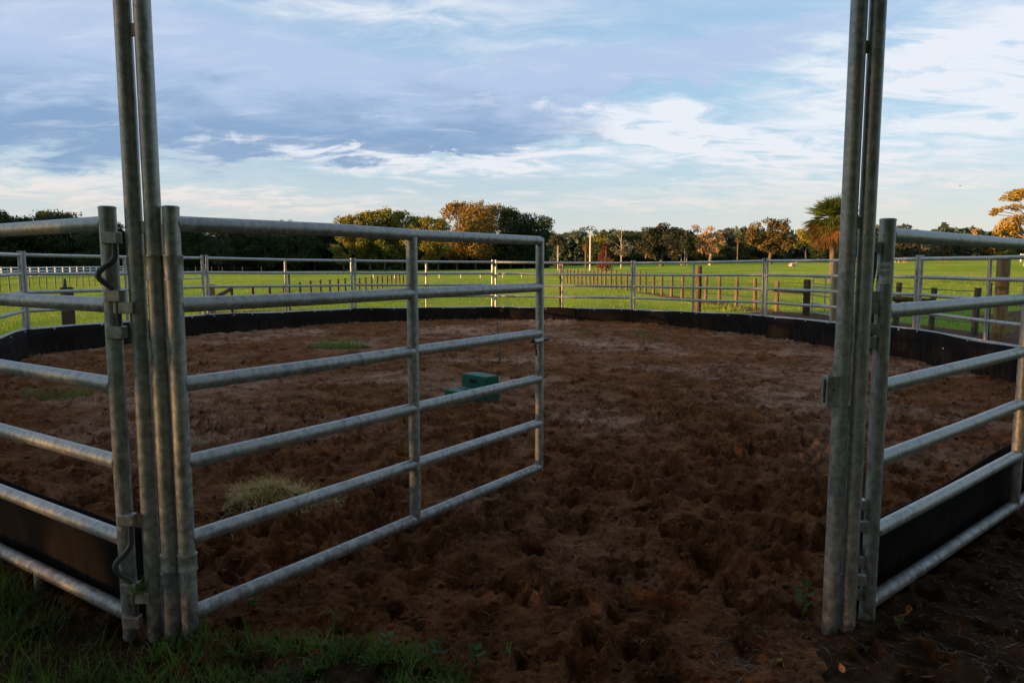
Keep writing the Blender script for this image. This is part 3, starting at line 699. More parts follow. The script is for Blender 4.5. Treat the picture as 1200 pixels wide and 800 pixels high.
def clods():
    # crumbs and clods of soil lying loose on the churned surface
    r_ = np.random.default_rng(71); n = 15000; y = 1.9 + 9.5*r_.uniform(0, 1, n)**1.5; x = r_.uniform(-.8, .8, n)*y; d = ring_dist(x, y)
    keep = ((d > .1) | ((np.abs(x) < 1.3) & (y < 3.4) & (y > gate_line(x)))) & (perlin(x*1.7, y*1.7) + r_.uniform(-.6, .6, n) > -.1); x, y = x[keep], y[keep]; n = len(x)
    bm = bmesh.new(); bmesh.ops.create_icosphere(bm, subdivisions=1, radius=1); bv = np.array([v.co[:] for v in bm.verts]); bf = np.array([[v.index for v in f.verts] for f in bm.faces]); bm.free()
    sz = (.004 + .013*r_.uniform(0, 1, n)**3)*(1 + y*.05); jit = 1 + .35*r_.normal(size=(n, len(bv), 1)).clip(-1.2, 1.2); sc = np.stack([r_.uniform(.7, 1.4, n), r_.uniform(.7, 1.4, n), r_.uniform(.5, .9, n)], -1)
    V = bv[None]*jit*(sz[:, None]*sc)[:, None, :] + np.stack([x, y, dz_arr(x, y) + sz*.25], -1)[:, None, :]
    F = bf[None] + (np.arange(n)*len(bv))[:, None, None]
    tag(npmesh('dirt_clods', V.reshape(-1, 3), F.reshape(-1, 3), DIRT), 'loose crumbs and clods of soil on the trampled dirt', kind='stuff')
clods()
def leaf_shape(L, W, curl, n=6):
    vs = []; 
    for k in range(n+1):
        t = k/n; w = W*math.sin(PI*min(.98, t*.93+.05))**.8; z = curl*(t-.5)**2*4*L*.25
        vs += [(L*(t-.5), -w/2, z + curl*w*.4), (L*(t-.5), 0, z), (L*(t-.5), w/2, z + curl*w*.4)]
    fs = []
    for k in range(n): a = 3*k; fs += [(a, a+3, a+4, a+1), (a+1, a+4, a+5, a+2)]
    return vs, fs
def fallen_leaf(px, py, L, W, rz, tilt, label, m=ORANGE):
    p = gnd(px, py, .03); z = dirt_z(p.x, p.y) + .018; mb = MB(); vs, fs = leaf_shape(L, W, .5); mb.add(vs, fs, True)
    o = mb.build('fallen_leaf', m); o.location = (p.x, p.y, z); o.rotation_euler = (tilt, -.15, rz); tag(o, label, 'leaf', 'fallen leaves by the right gate pipes')
fallen_leaf(1058, 722, .085, .04, .2, -.5, 'large orange fallen leaf lying right of the right gate pipes, nearest the bottom rail')
fallen_leaf(1066, 716, .06, .03, 1.2, -.6, 'small orange leaf resting on top of the large orange fallen leaf')
fallen_leaf(1089, 789, .05, .025, -.1, -.2, 'orange fallen leaf at the bottom edge of the photo, right of the gate pipes', LEAFLIT)
fallen_leaf(987, 782, .05, .022, 1.4, -.3, 'narrow orange-brown leaf lying just below the right gate pipes', ORANGE)
fallen_leaf(1195, 676, .06, .035, .6, -.3, 'orange-brown fallen leaf at the right edge of the photo', LEAFLIT)
fallen_leaf(914, 773, .025, .018, .3, -.2, 'tiny pale green round leaf on the dirt left of the right gate pipes', G_TUFT)

def tuft(px, py, n, h, rad, label, seed, m=G_TUFT, wid=.005, z=0):
    p = gnd(px, py, z); r_ = np.random.default_rng(seed); a = r_.uniform(0, 2*PI, n); q = rad*np.sqrt(r_.uniform(0, 1, n))
    x = q*np.cos(a)*1.5; y = q*np.sin(a); zz = np.array([dirt_z(p.x+i, p.y+j) for i, j in zip(x, y)])
    V, F = blades(np.stack([x, y, zz-.01], -1), h*r_.uniform(.4, 1.2, n), wid*r_.uniform(.6, 1.3, n), r_.uniform(.15, 1.25, n), a + r_.uniform(-1, 1, n), 3)
    o = npmesh('grass_tuft', V, F, m); o.location = (p.x, p.y, 0); tag(o, label, 'grass tuft', 'grass tufts growing in the pen')
tuft(398, 407, 700, .19, .34, 'bright green grass tuft in the dirt left of the gate middle upright', 1, wid=.010)
tuft(68, 464, 420, .13, .25, 'low green grass tuft seen between the rails of the near left panel', 2, wid=.008)
tuft(229, 521, 70, .08, .07, 'tiny green tuft right beside the gate hinge post', 3)
tuft(683, 391, 120, .13, .13, 'dark grass tuft at the back of the pen beside the free end of the gate', 4, wid=.010)
tuft(749, 391, 160, .10, .17, 'low green tuft at the back of the pen, right of centre', 5, wid=.010)
tuft(12, 418, 220, .20, .25, 'dark weedy tuft against the liner at the far left edge', 6, wid=.010)
tuft(62, 405, 90, .16, .14, 'small dark tuft by the liner below the thick wooden post', 16, wid=.010)
tuft(770, 398, 70, .08, .12, 'faint small tuft in the dirt below the back right panel', 17, wid=.009)

def weed(px, py, h, nl, label, seed, L=.06, W=.022, z=0):
    p = gnd(px, py, z); r_ = random.Random(seed); root = empty('weed', (p.x, p.y, dirt_z(p.x, p.y)-.005), label, 'weed', 'leafy weeds near the gate', r_.uniform(0, 6))
    MB().tube([(0, 0, 0), (.006, .004, h*.5), (.002, -.004, h)], [.003, .0026, .0014], 6).build('stem', G_WEED, root)
    for k in range(nl):
        t = .25 + .75*k/max(1, nl-1); a = k*2.4 + r_.uniform(-.3, .3); l = L*(1.15-.5*t)*r_.uniform(.8, 1.2); vs, fs = leaf_shape(l, W*r_.uniform(.8, 1.2), .45, 5)
        mb = MB(); mb.add([(v[0]+l*.5, v[1], v[2]) for v in vs], fs, True); o = mb.build('leaf', G_WEED, root)
        o.location = (.004, 0, h*t); o.rotation_euler = (r_.uniform(-.3, .3), -r_.uniform(.15, .9), a)
weed(940, 738, .16, 9, 'leafy green weed standing just left of the right gate pipes', 1, .075, .024)
weed(556, 782, .09, 8, 'pale green leafy weed at the bottom edge, rightmost of the front growth', 2)
weed(512, 772, .07, 7, 'small leafy weed at the bottom, left of the rightmost front weed', 3)
weed(455, 775, .09, 8, 'bushy small weed at the bottom below the gate middle upright', 4, .05, .018)
weed(395, 735, .10, 7, 'narrow upright weed in the dirt below the bottom rail of the gate', 5, .06, .010)
weed(350, 700, .09, 4, 'single thin grassy weed under the bottom rail of the gate', 6, .07, .007)
weed(1082, 678, .05, 6, 'small green weed beneath the bottom rail of the near right panel', 7, .04, .016)
weed(1055, 742, .04, 7, 'low dark green weed below the large orange leaf', 8, .045, .018)
weed(300, 715, .06, 6, 'small leafy weed just right of the gate hinge post foot', 9, .04, .014)
weed(735, 768, .05, 5, 'tiny lone weed in the dirt at the bottom centre', 10, .035, .010)
# blades caught in the lower left pin latch
def latch_tuft():
    n = 26; r_ = np.random.default_rng(5); p = at(162, 694, 2.64)
    V, F = blades(np.tile([[0, 0, 0.]], (n, 1)) + r_.uniform(-.015, .015, (n, 3)), r_.uniform(.04, .12, n), r_.uniform(.004, .008, n), r_.uniform(.3, 1.6, n), r_.uniform(0, 2*PI, n), 4)
    o = npmesh('grass_tuft', V, F, G_TUFT); o.location = p; tag(o, 'green blades sprouting over the lower pin latch of the near left panel', 'grass tuft')
latch_tuft()
# hay pile
def hay():
    p = gnd(312, 592); r_ = np.random.default_rng(9); root = empty('hay_pile', (p.x, p.y, dirt_z(p.x, p.y)-.02), 'mound of pale dry hay on the dirt behind the gate rails', 'hay pile')
    n = 4200; a = r_.uniform(0, 2*PI, n); q = 1.12*np.sqrt(r_.uniform(0, 1, n)); lob = 1 + .18*np.sin(3*a+1) + .12*np.sin(5*a)
    x = .30*q*np.cos(a)*lob + .16*(q > .72)*r_.uniform(0, 1, n); y = .24*q*np.sin(a)*lob; z = .135*np.clip(1-q**2, 0, 1)**.75*(1 + .25*np.sin(x*21)*np.cos(y*17)) 
    V, F = blades(np.stack([x, y, z], -1), r_.uniform(.03, .13, n), r_.uniform(.002, .0045, n), r_.uniform(.6, 2.0, n), r_.uniform(0, 2*PI, n), 4, 1.2)
    npmesh('hay_strands', V, F, G_HAY, root)['kind'] = 'stuff'
    mb = MB(); nr, ns = 8, 20; vs = [(0, 0, .12)]
    for i in range(1, nr+1):
        for j in range(ns):
            t = 2*PI*j/ns; qq = i/nr; l = 1 + .18*math.sin(3*t+1) + .12*math.sin(5*t); vs.append((.29*qq*math.cos(t)*l, .23*qq*math.sin(t)*l, (.115*max(0, 1-qq**2)**.75)*(1+.3*math.sin(t*4+qq*5)) - .004))
    fs = [(0, 1+j, 1+(j+1) % ns) for j in range(ns)] + [(1+(i-1)*ns+j, 1+i*ns+j, 1+i*ns+(j+1) % ns, 1+(i-1)*ns+(j+1) % ns) for i in range(1, nr) for j in range(ns)]
    mb.add(vs, fs, True); mb.build('hay_core', LITTER, root)
hay()

# ------------------------------------------------------------------ green mounting block and the thin rod behind it
def block():
    p = gnd(563, 467); zg = dirt_z(p.x, p.y) + .03
    root = empty('mounting_block', (p.x, p.y, zg), 'dark green plastic two-step mounting block standing in the pen', 'mounting block', None, math.radians(-46))
    # local: x along the treads, -y is the front (towards the lower step)
    W, D, H_ = .208, .105, .148
    def step(name, cy, z0, z1, m, hd):
        mb = MB(); bm = bmesh.new(); bmesh.ops.create_cube(bm, size=2)
        for v in bm.verts:
            tp = .94 if v.co.z > 0 else 1.0; v.co = Vector((v.co.x*W*tp, v.co.y*hd*tp, z0 if v.co.z < 0 else z1))
        bmesh.ops.bevel(bm, geom=bm.edges[:], offset=.012, segments=2, affect='EDGES', profile=.5); bm.verts.index_update()
        mb.add([v.co + Vector((0, cy, 0)) for v in bm.verts], [[v.index for v in f.verts] for f in bm.faces]); bm.free()
        return mb.build(name, m, root)
    lo = step('lower_step', -.225, -.12, H_, GREENP, .13)
    up = step('upper_step', 0.0, -.12, H_*2, GREENP, .105)
    MB().box((0, -.155, H_+.003), (.16, .045, .003), None, .001).build('dusty_tread', DUSTY, lo)
    # handle slot: black block on the riser paints its shade, framed by a lip
    MB().box((-.01, -.1045, H_*1.55), (.047, .004, .022), None, .003).build('handle_slot', SLOT_SHADE, up)
    lp = MB()
    for dx, dz, hx, hz in ((0, .026, .056, .005), (0, -.026, .056, .005), (.0525, 0, .0055, .0215), (-.0525, 0, .0055, .0215)): lp.box((-.01+dx, -.102, H_*1.55+dz), (hx, .0065, hz))
    lp.build('slot_lip', GREENP, up)
block()
def rod():
    a = gnd(585.5, 429); b_ = at(582.5, 377, a.y+.25); o = MB().tube([(a.x, a.y, dirt_z(a.x, a.y)-.05), (a.x-.004, a.y+.1, (b_.z)*.5), (b_.x, b_.y, b_.z)], [.013, .011, .008], 8).build('stake', DARKIRON)
    tag(o, 'thin dark rod standing upright in the dirt behind the mounting block', 'stake')
rod()

# ------------------------------------------------------------------ wooden posts and pasture fences
def tz1(x, y): return float(tz(x, y))
def wood_post(px, Y, wpx, topy, label, m=POSTW, lean=0.0, cap=False):
    x = (px-600)/FPX*Y; r = wpx*Y/FPX/2; zt = at(px, topy, Y).z; zg = tz1(x, Y); mb = MB(); h = zt-zg; r_ = random.Random(int(px)); n = 14; vs = []
    prof = [(-.15, 1.03), (.0, 1.03), (h*.35, 1.0), (h*.7, .99), (h-.02, .97), (h, .88)]
    for z, q in prof:
        for j in range(n):
            t = 2*PI*j/n; k = 1 + .03*math.sin(3*t+px) + .02*math.sin(7*t+z); vs.append((lean*z + r*q*k*math.cos(t), r*q*k*math.sin(t), z))
    fs = [(i*n+j, i*n+(j+1) % n, (i+1)*n+(j+1) % n, (i+1)*n+j) for i in range(len(prof)-1) for j in range(n)]
    mb.add(vs, fs, True); mb.add(vs[-n:], [tuple(range(n))])
    o = mb.build('wooden_post', m); o.location = (x, Y, zg); return tag(o, label, 'post', 'stout wooden posts behind the pen')
wood_post(79.5, 14.6, 14, 336.5, 'short thick wooden post with an insulator peg, left behind the pen', DARKW)
ins = MB().tube([(0, 0, 0), (0, 0, .04), (0, 0, .10), (0, 0, .17)], [.035, .03, .026, .02], 10).build('insulator', TPOST); ins.parent = bpy.data.objects['wooden_post']; ins.location = (-.03, 0, at(79.5, 336.5, 14.6).z - bpy.data.objects['wooden_post'].location.z)
wood_post(249, 20.0, 7, 333, 'grey-brown gate post behind the gate hinge, carrying the pale pasture gate', POSTW)
wood_post(818, 21.8, 7, 311.5, 'dark square-topped wooden post behind the back right panel', DARKW)
wood_post(979.5, 18.6, 8, 304, 'tall wooden post left of the tall right gate pipes, below the palm', POSTW)
wood_post(1173, 14.1, 14, 300.5, 'thickest round orange-brown post behind the panel at the right edge', POSTW)
wood_post(945, 21.2, 8, 327.5, 'dark stubby wooden post holding the silver pasture gate on the right', DARKW)
# slim steel stake next to the thickest post
o = MB().tube([(0, 0, -.1), (0, 0, 1.12)], .028, 8).build('steel_stake', TPOST); o.location = (at(1163.5, 300, 14.3).x, 14.3, tz1(9.4, 14.3)); tag(o, 'slim dark steel stake just left of the thickest round post', 'stake')
o = MB().tube([(0, 0, -.1), (0, 0, 1.35)], .030, 8).build('steel_stake', TPOST); o.location = (at(337.5, 300, 17.6).x, 17.6, tz1(-5, 17.6)); tag(o, 'brown stake right behind a pen panel upright, left of the gate middle upright', 'stake')
o = MB().tube([(0, 0, -.1), (0, 0, 1.50)], .035, 8).build('steel_stake', POSTW); o.location = (at(657, 300, 20.0).x, 20.0, tz1(1.3, 20)); tag(o, 'orange-brown stake right behind a panel upright, just right of the gate end', 'stake')

def post_fence(label, pts, r, h, m, wires, wire_r=.006, group=None, name='wire_fence', sq=False):
    """pts: list of (x,y) post positions"""
    root = empty(name, (pts[0][0], pts[0][1], tz1(*pts[0])), label, 'fence', group); L0 = root.location.copy(); r_ = random.Random(len(pts))
    mb = MB(); mb.tube([(0, 0, -.12), (.004, 0, h*.5), (0, 0, h-.015), (0, 0, h)], [r*1.03, r, r*.98, r*.85], 8 if not sq else 4); p0 = None
    tops = []
    for x, y in pts:
        o = mb.build('fence_post', m, root) if p0 is None else p0.copy()
        if p0 is not None: COL.objects.link(o); o.parent = root
        p0 = p0 or o; o.location = Vector((x, y, tz1(x, y))) - L0; s = r_.uniform(.94, 1.05); o.scale = (1, 1, s); o.rotation_euler = (r_.uniform(-.03, .03), r_.uniform(-.03, .03), r_.uniform(0, 6)); tops.append(o.location.copy())
    for wz in wires:
        w = MB()
        for a, c in zip(tops[:-1], tops[1:]): w.tube([a + Vector((0, -r, wz)), (a+c)/2 + Vector((0, -r, wz-.012)), c + Vector((0, -r, wz))], wire_r, 5, False)
        w.build('wire', WIRE, root)
    return root
# left fence running away from the gate post
py_ = [22.6, 24.4, 26, 27.6, 29.5, 31, 32.5, 34, 35.5, 36.9, 38.4, 40, 41.6, 43.2, 44.8, 46.4, 48, 49.6, 51.2, 52.8, 54.4, 56, 57.6]
post_fence('dark low-post wire fence running away behind the open gate, left of centre', [(-8.75+.02*(y-22.6), y) for y in py_], .055, .78, DARKW, (.72, .45))
f2 = bpy.data.objects['wire_fence']
# fallen board leaning between the gate post and the first fence post
o = MB().box((0, 0, 0), (.42, .03, .055)).build('plank', DARKW); o.location = ((-8.3-8.75)/2, 21.3, .62); o.rotation_euler = (0, -.08, math.atan2(2.6, -.45)); o.scale = (2.9, 1, 1)
tag(o, 'dark plank rail between the grey-brown gate post and the first low fence post', 'plank')
# right fence of round posts
pxs = [1144, 1093, 1051, 910, 885, 862.5, 843, 826.5, 799, 786.5, 775, 765.5, 756, 749, 741, 734, 727, 721, 715.5, 709, 704, 699, 695, 690.5, 686, 681, 676.5, 672, 668, 664]
rp = []
for q in pxs:
    t = (q-600)/FPX; D = 11.98/(t+.152); rp.append((t*D, D))
post_fence('round-post wire fence curving away on the right side of the pasture', rp, .066, 1.0, FENCEW, (.93, .60, .28), .009)
def span_board(px0, px1, Y0, Y1, y0, y1, label):
    a = at(px0, y0, Y0); b_ = at(px1, y1, Y1); d = b_-a; o = MB().tube([(-d.length/2, 0, 0), (0, 0, .01), (d.length/2, 0, 0)], [.05, .06, .045], 8).build('log_rail', DARKW)
    o.location = (a+b_)/2; o.rotation_euler = d.to_track_quat('X', 'Z').to_euler(); tag(o, label, 'log rail', 'dark log rails between fence posts')
span_board(908, 944, 22.6, 21.0, 340, 342, 'dark log rail left of the stubby post that holds the silver gate')
span_board(1018, 1090, 18.2, 16.2, 349, 352, 'dark log rail behind the white sticker post on the right')
# tubular pasture gates
def pasture_gate(a, c, label, n=5, z0=.12, h=1.0):
    a = Vector(a); c = Vector(c); d = c-a; L = d.length; root = empty('pasture_gate', (a.x, a.y, tz1(a.x, a.y)), label, 'gate', 'tubular pasture gates', math.atan2(d.y, d.x))
    for x in (0, L): MB().tube([(x, 0, z0-.02), (x, 0, z0+h+.02)], .024, 10).build('end_post', GALV, root)
    MB().tube([(L*.5, 0, z0), (L*.5, 0, z0+h)], .018, 8).build('middle_post', GALV, root)
    for k in range(n): z = z0 + h*k/(n-1); MB().tube([(0, 0, z), (L, 0, z)], .022, 10, False).build('rail', GALV, root)
pasture_gate(at(952, 350, 21.0).xy.to_3d(), at(983, 350, 19.0).xy.to_3d(), 'silver tubular gate standing between the stubby post and the tall post on the right')
pasture_gate(at(245, 340, 19.9).xy.to_3d(), at(165, 340, 17.2).xy.to_3d(), 'pale tubular pasture gate hung on the grey-brown post behind the near left pipes')
# far left thin post fences
def fence_px(lst, f): return [((px-600)/FPX*f(px), f(px)) for px in lst]
post_fence('thin dark steel-post fence in the far left pasture, nearer of two', fence_px([-12, 1, 12.7, 24, 36, 48, 56, 66.5, 75, 83, 91, 98.7, 105.8, 112.4, 119, 125, 131, 137, 142, 147, 152, 156, 160, 164, 168, 172, 176], lambda p: 40 + .115*p), .035, .80, TPOST, (.72, .4), .009)
post_fence('taller sparse steel-post fence in the far left pasture, farther of two', fence_px([-15, 12.6, 40, 66, 93, 120, 147, 170, 192, 212, 231, 250, 262, 286, 308], lambda p: 62 + .09*p), .032, 1.25, TPOST, (1.1, .7), .008)
# white step-in posts with a tape across the middle pasture
post_fence('low white electric-fence posts with a tan tape across the middle pasture', fence_px([438, 463, 489, 515, 540, 563, 589, 611, 634], lambda p: 76), .028, .42, WHITE, (.26,), .014, name='electric_fence')
# white board fence on the left and on the far right
def board_fence(pts, label, h=1.30, boards=(1.22, .80, .38)):
    root = empty('board_fence', (*pts[0], tz1(*pts[0])), label, 'fence', 'white board fences'); L0 = root.location.copy(); p0 = None; tops = []
    mb = MB(); mb.box((0, 0, h/2), (.065, .065, h/2)); mb.box((0, 0, h+.012), (.085, .085, .012))
    for x, y in pts:
        o = mb.build('fence_post', WHITE, root) if p0 is None else p0.copy()
        if p0 is not None: COL.objects.link(o); o.parent = root
        p0 = p0 or o; o.location = Vector((x, y, tz1(x, y))) - L0; tops.append(o.location.copy())
    a, c = tops[0], tops[-1]
    for z in boards:
        r_ = MB()
        for i in range(0, len(tops)-1, 1):
            a, c = tops[i], tops[i+1]; d = c-a; r_.box((a+c)/2 + Vector((0, 0, z)), (d.length/2-.07, .02, .085), d.to_track_quat('X', 'Z').to_matrix())
        r_.build('board', WHITE, root)
def wl(k): D = 80 + 2.44*k; return (-65.7 - .137*(D-80), D)
board_fence([wl(k) for k in range(0, 46)], 'white board fence along the dark woods at the far left')
board_fence([(92 + 2.44*k, 132) for k in range(0, 16)], 'white board fence at the far right edge below the tall golden pine', 1.4, (1.3, 1.0, .7))

# ------------------------------------------------------------------ trees
def rand_dirs(n, r_):
    v = r_.normal(size=(n, 3)); return v/np.linalg.norm(v, axis=1, keepdims=True)
def leaf_cloud(clumps, size, r_, hang=0.0, flat=0.0):
    """clumps: list of (cx,cy,cz,rx,ry,rz,n). Many small rhombic leaf-sprays spread through each clump's volume"""
    Vs = []
    for cx, cy, cz, rx, ry, rz, n in clumps:
        n = int(n*1.7); d = rand_dirs(n, r_); q = r_.uniform(.25, 1, n)**.55; q *= 1 + .22*np.sin(d[:, 0]*5 + cx*3)*np.cos(d[:, 2]*4+cz)
        c = np.array([cx, cy, cz]) + d*q[:, None]*np.array([rx, ry, rz])
        a = rand_dirs(n, r_); a[:, 2] *= (1-flat); 
        if hang: a[:, 2] = -abs(a[:, 2]) - hang
        a /= np.linalg.norm(a, axis=1, keepdims=True)
        b_ = np.cross(a, rand_dirs(n, r_)); b_ /= np.linalg.norm(b_, axis=1, keepdims=True) + 1e-9
        s = size*r_.uniform(.55, 1.35, n)[:, None]; l = s*(1 + hang); w = s*.55*(1 if not hang else .5)
        Vs.append(np.stack([c - a*l*.5, c + b_*w*.5 + a*l*.05, c + a*l*.5, c - b_*w*.5 + a*l*.05], 1))
    V = np.concatenate(Vs).reshape(-1, 3); F = np.arange(len(V)).reshape(-1, 4); return V, F
def limbs(mb, base, top, targets, r0, r_, n=8):
    """tapered trunk from base to top plus limbs to the clump centres"""
    base = Vector(base); top = Vector(top); k = 6; pts = []
    for i in range(k+1):
        t = i/k; p = base.lerp(top, t) + Vector((r_.uniform(-1, 1), r_.uniform(-1, 1), 0))*r0*.5*(0 if i in (0,) else 1); pts.append(p)
    rs = [r0*(1.35 if i == 0 else 1 - .62*i/k) for i in range(k+1)]; mb.tube(pts, rs, n)
    for t in targets:
        t = Vector(t); f = min(.95, max(.25, (t.z - base.z)/(max(.1, top.z-base.z))*.75)); s = base.lerp(top, f); m_ = s.lerp(t, .5) + Vector((0, 0, .12*(t-s).length))
        mb.tube([s, m_, t], [r0*.42*(1-f*.4), r0*.24, r0*.08], 6)
def auto_clumps(H, W, n, seed, lo=.32, per=60, cr=(.16, .27), top=1.0):
    r_ = random.Random(seed); out = []; tries = 0
    while len(out) < n and tries < 4000:
        tries += 1; t = r_.random(); z = H*(lo + (top-lo)*t); ww = W/2*math.sin(PI*min(.93, .12+.86*t))**.6; a = r_.uniform(0, 2*PI); q = r_.uniform(.25, 1)**.6*ww
        c = r_.uniform(*cr)*W; out.append((q*math.cos(a), q*math.sin(a), min(z, H - c*.55), c, c, c*r_.uniform(.55, .85), per))
    return out
def tree_root(name, loc, label, group, cat='tree'): return empty(name, loc, label, cat, group)
def build_tree(root, H, W, clumps, size, leaf, bark, r0, seed, hang=0, flat=0, topf=.8, nb=10, extra=None):
    r_ = np.random.default_rng(seed); rr = random.Random(seed)
    V, F = leaf_cloud(clumps, size, r_, hang, flat); npmesh('crown', V, F, leaf, root)
    mb = MB(); cc = rr.sample(clumps, min(nb, len(clumps))); limbs(mb, (0, 0, -.3), (0, 0, H*topf), [c[:3] for c in cc], r0, rr); mb.build('trunk', bark, root)
# prototypes for the woodland
protos = []
for k in range(10):
    r = tree_root('woodland_tree', (0, 0, -50), 'x', 'x'); H = 13; W = [8, 9.5, 7, 10, 8.5, 6.5, 9, 8.5, 9.5, 8.5][k]
    build_tree(r, H, W, auto_clumps(H, W, [38, 44, 32, 48, 40, 34, 42, 40, 44, 40][k], 40+k, lo=[.16, .12, .3, .14, .2, .2, .12, .2, .2, .2][k], per=105), .50, L_WOOD if k not in (2, 5, 7, 8, 9) else (L_WOOD2 if k in (2, 5) else L_GOLD), BARK, .22, 60+k)
    protos.append(r)
used = set()
def wood_tree(px, topy, Y, k, label, group, wscale=1.0):
    x = (px-600)/FPX*Y; zg = tz1(x, Y); H = at(px, topy, Y).z - zg; o = protos[k]
    if k in used: o = copy_tree(o)
    used.add(k); s = H/13.0; o.location = (x, Y, zg); o.scale = (s*wscale, s*wscale, s); o.rotation_euler = (0, 0, random.uniform(0, 6.28)); tag(o, label, 'tree', group); return o
GW = 'trees of the dark wood on the left'
LW = 'dark leafy tree in the shaded wood behind the white fence, left of the gate'
rt = random.Random(99)
for px, ty in [(-40, 250), (-14, 246), (4, 247), (22, 258), (38, 257), (52, 251), (66, 247), (84, 250), (100, 262), (118, 264), (136, 262), (154, 270), (172, 268), (190, 266), (206, 262), (222, 264), (240, 266), (258, 264), (276, 267), (294, 266), (312, 265), (336, 259), (352, 265), (370, 267), (386, 266)]:
    wood_tree(px, ty, rt.uniform(150, 172), rt.choice((0, 1, 3, 4, 6)), LW, GW, rt.uniform(.85, 1.15))
GY_ = 'golden-topped trees left of the tall clump'; LY = 'yellow-green sunlit tree top rising over the gate top rail, left of the tall dark clump'
for px, ty, k, lb in [(404, 255, 5, 'leftmost yellow-green tree top showing over the gate top rail'), (418, 251, 2, 'second yellow-green tree top from the left over the gate top rail'),
                      (434, 249, 5, 'bright yellow-green tree top left of the highest golden one over the gate rail'), (452, 245, 2, 'highest of the yellow-green tree tops over the gate top rail, left of the tall clump'),
                      (472, 248, 5, 'golden tree top just left above the middle upright of the gate'), (486, 253, 2, 'low golden tree top directly above the middle upright of the gate'),
                      (502, 255, 5, 'small golden tree top right of the gate middle upright'), (514, 256, 2, 'yellow tree top touching the left side of the tall clump')]:
    wood_tree(px, ty, rt.uniform(146, 152), k, lb, GY_, rt.uniform(.8, 1.0))
GT = 'tall trees of the clump behind the gate end'
for px, ty, k, lb in [(536, 238, 7, 'tallest gold-lit tree at the left end of the tall clump behind the gate'), (558, 237, 8, 'tall tree second from left in the tall clump behind the gate'), (578, 240, 9, 'orange-lit tree in the middle of the tall clump behind the gate'),
                      (598, 245, 0, 'dark tall tree right of the orange-lit one in the tall clump'), (614, 251, 6, 'dark tree fourth from the gate end in the tall clump'), (630, 254, 3, 'dark rightmost tree of the tall clump, just above the gate end post')]:
    wood_tree(px, ty, rt.uniform(162, 170), k, lb, GT, .85)
GF = 'bluish trees of the far wood'; LF = 'distant bluish tree in the far wood beyond the pasture'
for px in range(646, 1260, 14):
    if abs(px-1010) < 14: continue
    ty = {0: 279, 1: 275, 2: 282, 3: 277}[rt.randint(0, 3)]
    o = wood_tree(px + rt.uniform(-4, 4), ty - (4 if px < 760 else 0), rt.uniform(205, 235), rt.choice((0, 1, 3, 4, 6)), LF, GF, rt.uniform(1.1, 1.7))
# undergrowth mass that closes the gaps between the trunks
def understory():
    r_ = np.random.default_rng(77); n = 52000; px = r_.uniform(-120, 1330, n); left = px < 640
    Y = np.where(left, r_.uniform(168, 184, n), r_.uniform(216, 250, n)); x = (px-600)/FPX*Y; zg = tz(x, Y)
    h = np.where(left, 8.5, 9.4)*(1 + .35*perlin(px*.035, px*0+.5)); z = zg - .4 + h*r_.uniform(0, 1, n)**1.15
    d = rand_dirs(n, r_); b_ = np.cross(d, rand_dirs(n, r_)); s = r_.uniform(1.0, 2.1, n)[:, None]*np.where(z-zg < 2.2, 1.35, 1)[:, None]; c = np.stack([x, Y, z], -1)
    V = np.stack([c-d*s*.6, c+b_*s*.45, c+d*s*.6, c-b_*s*.45], 1).reshape(-1, 3)
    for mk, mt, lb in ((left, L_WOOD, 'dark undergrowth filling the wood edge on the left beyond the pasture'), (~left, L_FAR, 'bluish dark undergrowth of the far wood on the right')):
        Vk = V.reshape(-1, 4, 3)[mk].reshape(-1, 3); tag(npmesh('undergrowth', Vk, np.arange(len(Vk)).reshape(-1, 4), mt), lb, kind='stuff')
understory()

def px_tree(name, px, base_y, Y, clumps_px, size, leaf, bark, label, trunk_top, r0, seed, hang=0, flat=0, group=None, extra=(), nb=10, mid=None):
    """clumps_px: (cx, cy, rx, ry, n) as seen from the gate; converted to metres at the tree's own distance"""
    x = (px-600)/FPX*Y; zg = tz1(x, Y); root = tree_root(name, (x, Y, zg), label, group); s = Y/FPX; r_ = random.Random(seed); cl = []
    for cx, cy, rx, ry, n in clumps_px:
        P = at(cx, cy, Y); cl.append((P.x-x, r_.uniform(-1, 1)*rx*s*1.2, P.z-zg, rx*s, rx*s, ry*s, n))
    H = at(px, trunk_top, Y).z - zg
    build_tree(root, H, 0, cl, size, leaf, bark, r0, seed, hang, flat, 1.0, nb)
    for cpx, hg, sz, m_, nm in extra:
        cl2 = []
        for cx, cy, rx, ry, n in cpx: P = at(cx, cy, Y); cl2.append((P.x-x, r_.uniform(-1, 1)*rx*s, P.z-zg, rx*s, rx*s, ry*s, n))
        V, F = leaf_cloud(cl2, sz, np.random.default_rng(seed+9), hg); npmesh(nm, V, F, m_, root)
    return root
def scatter_px(cx, cy, rx, ry, k, r, n, seed, fl=.7):
    q = random.Random(seed); out = []
    while len(out) < k:
        u, v = q.uniform(-1, 1), q.uniform(-1, 1)
        if u*u+v*v > 1: continue
        rr = r*q.uniform(.7, 1.3); out.append((cx+u*(rx-rr*.6), cy+v*(ry-rr*.5), rr, rr*fl, n))
    return out
# small pointed dark tree and stubs right of the gate end
px_tree('dark_tree', 652, 311, 150, scatter_px(652, 284, 9, 12, 9, 4.5, 60, 1), .5, L_DARK, BARK, 'small dark tree just right of the gate end post', 275, .12, 1)
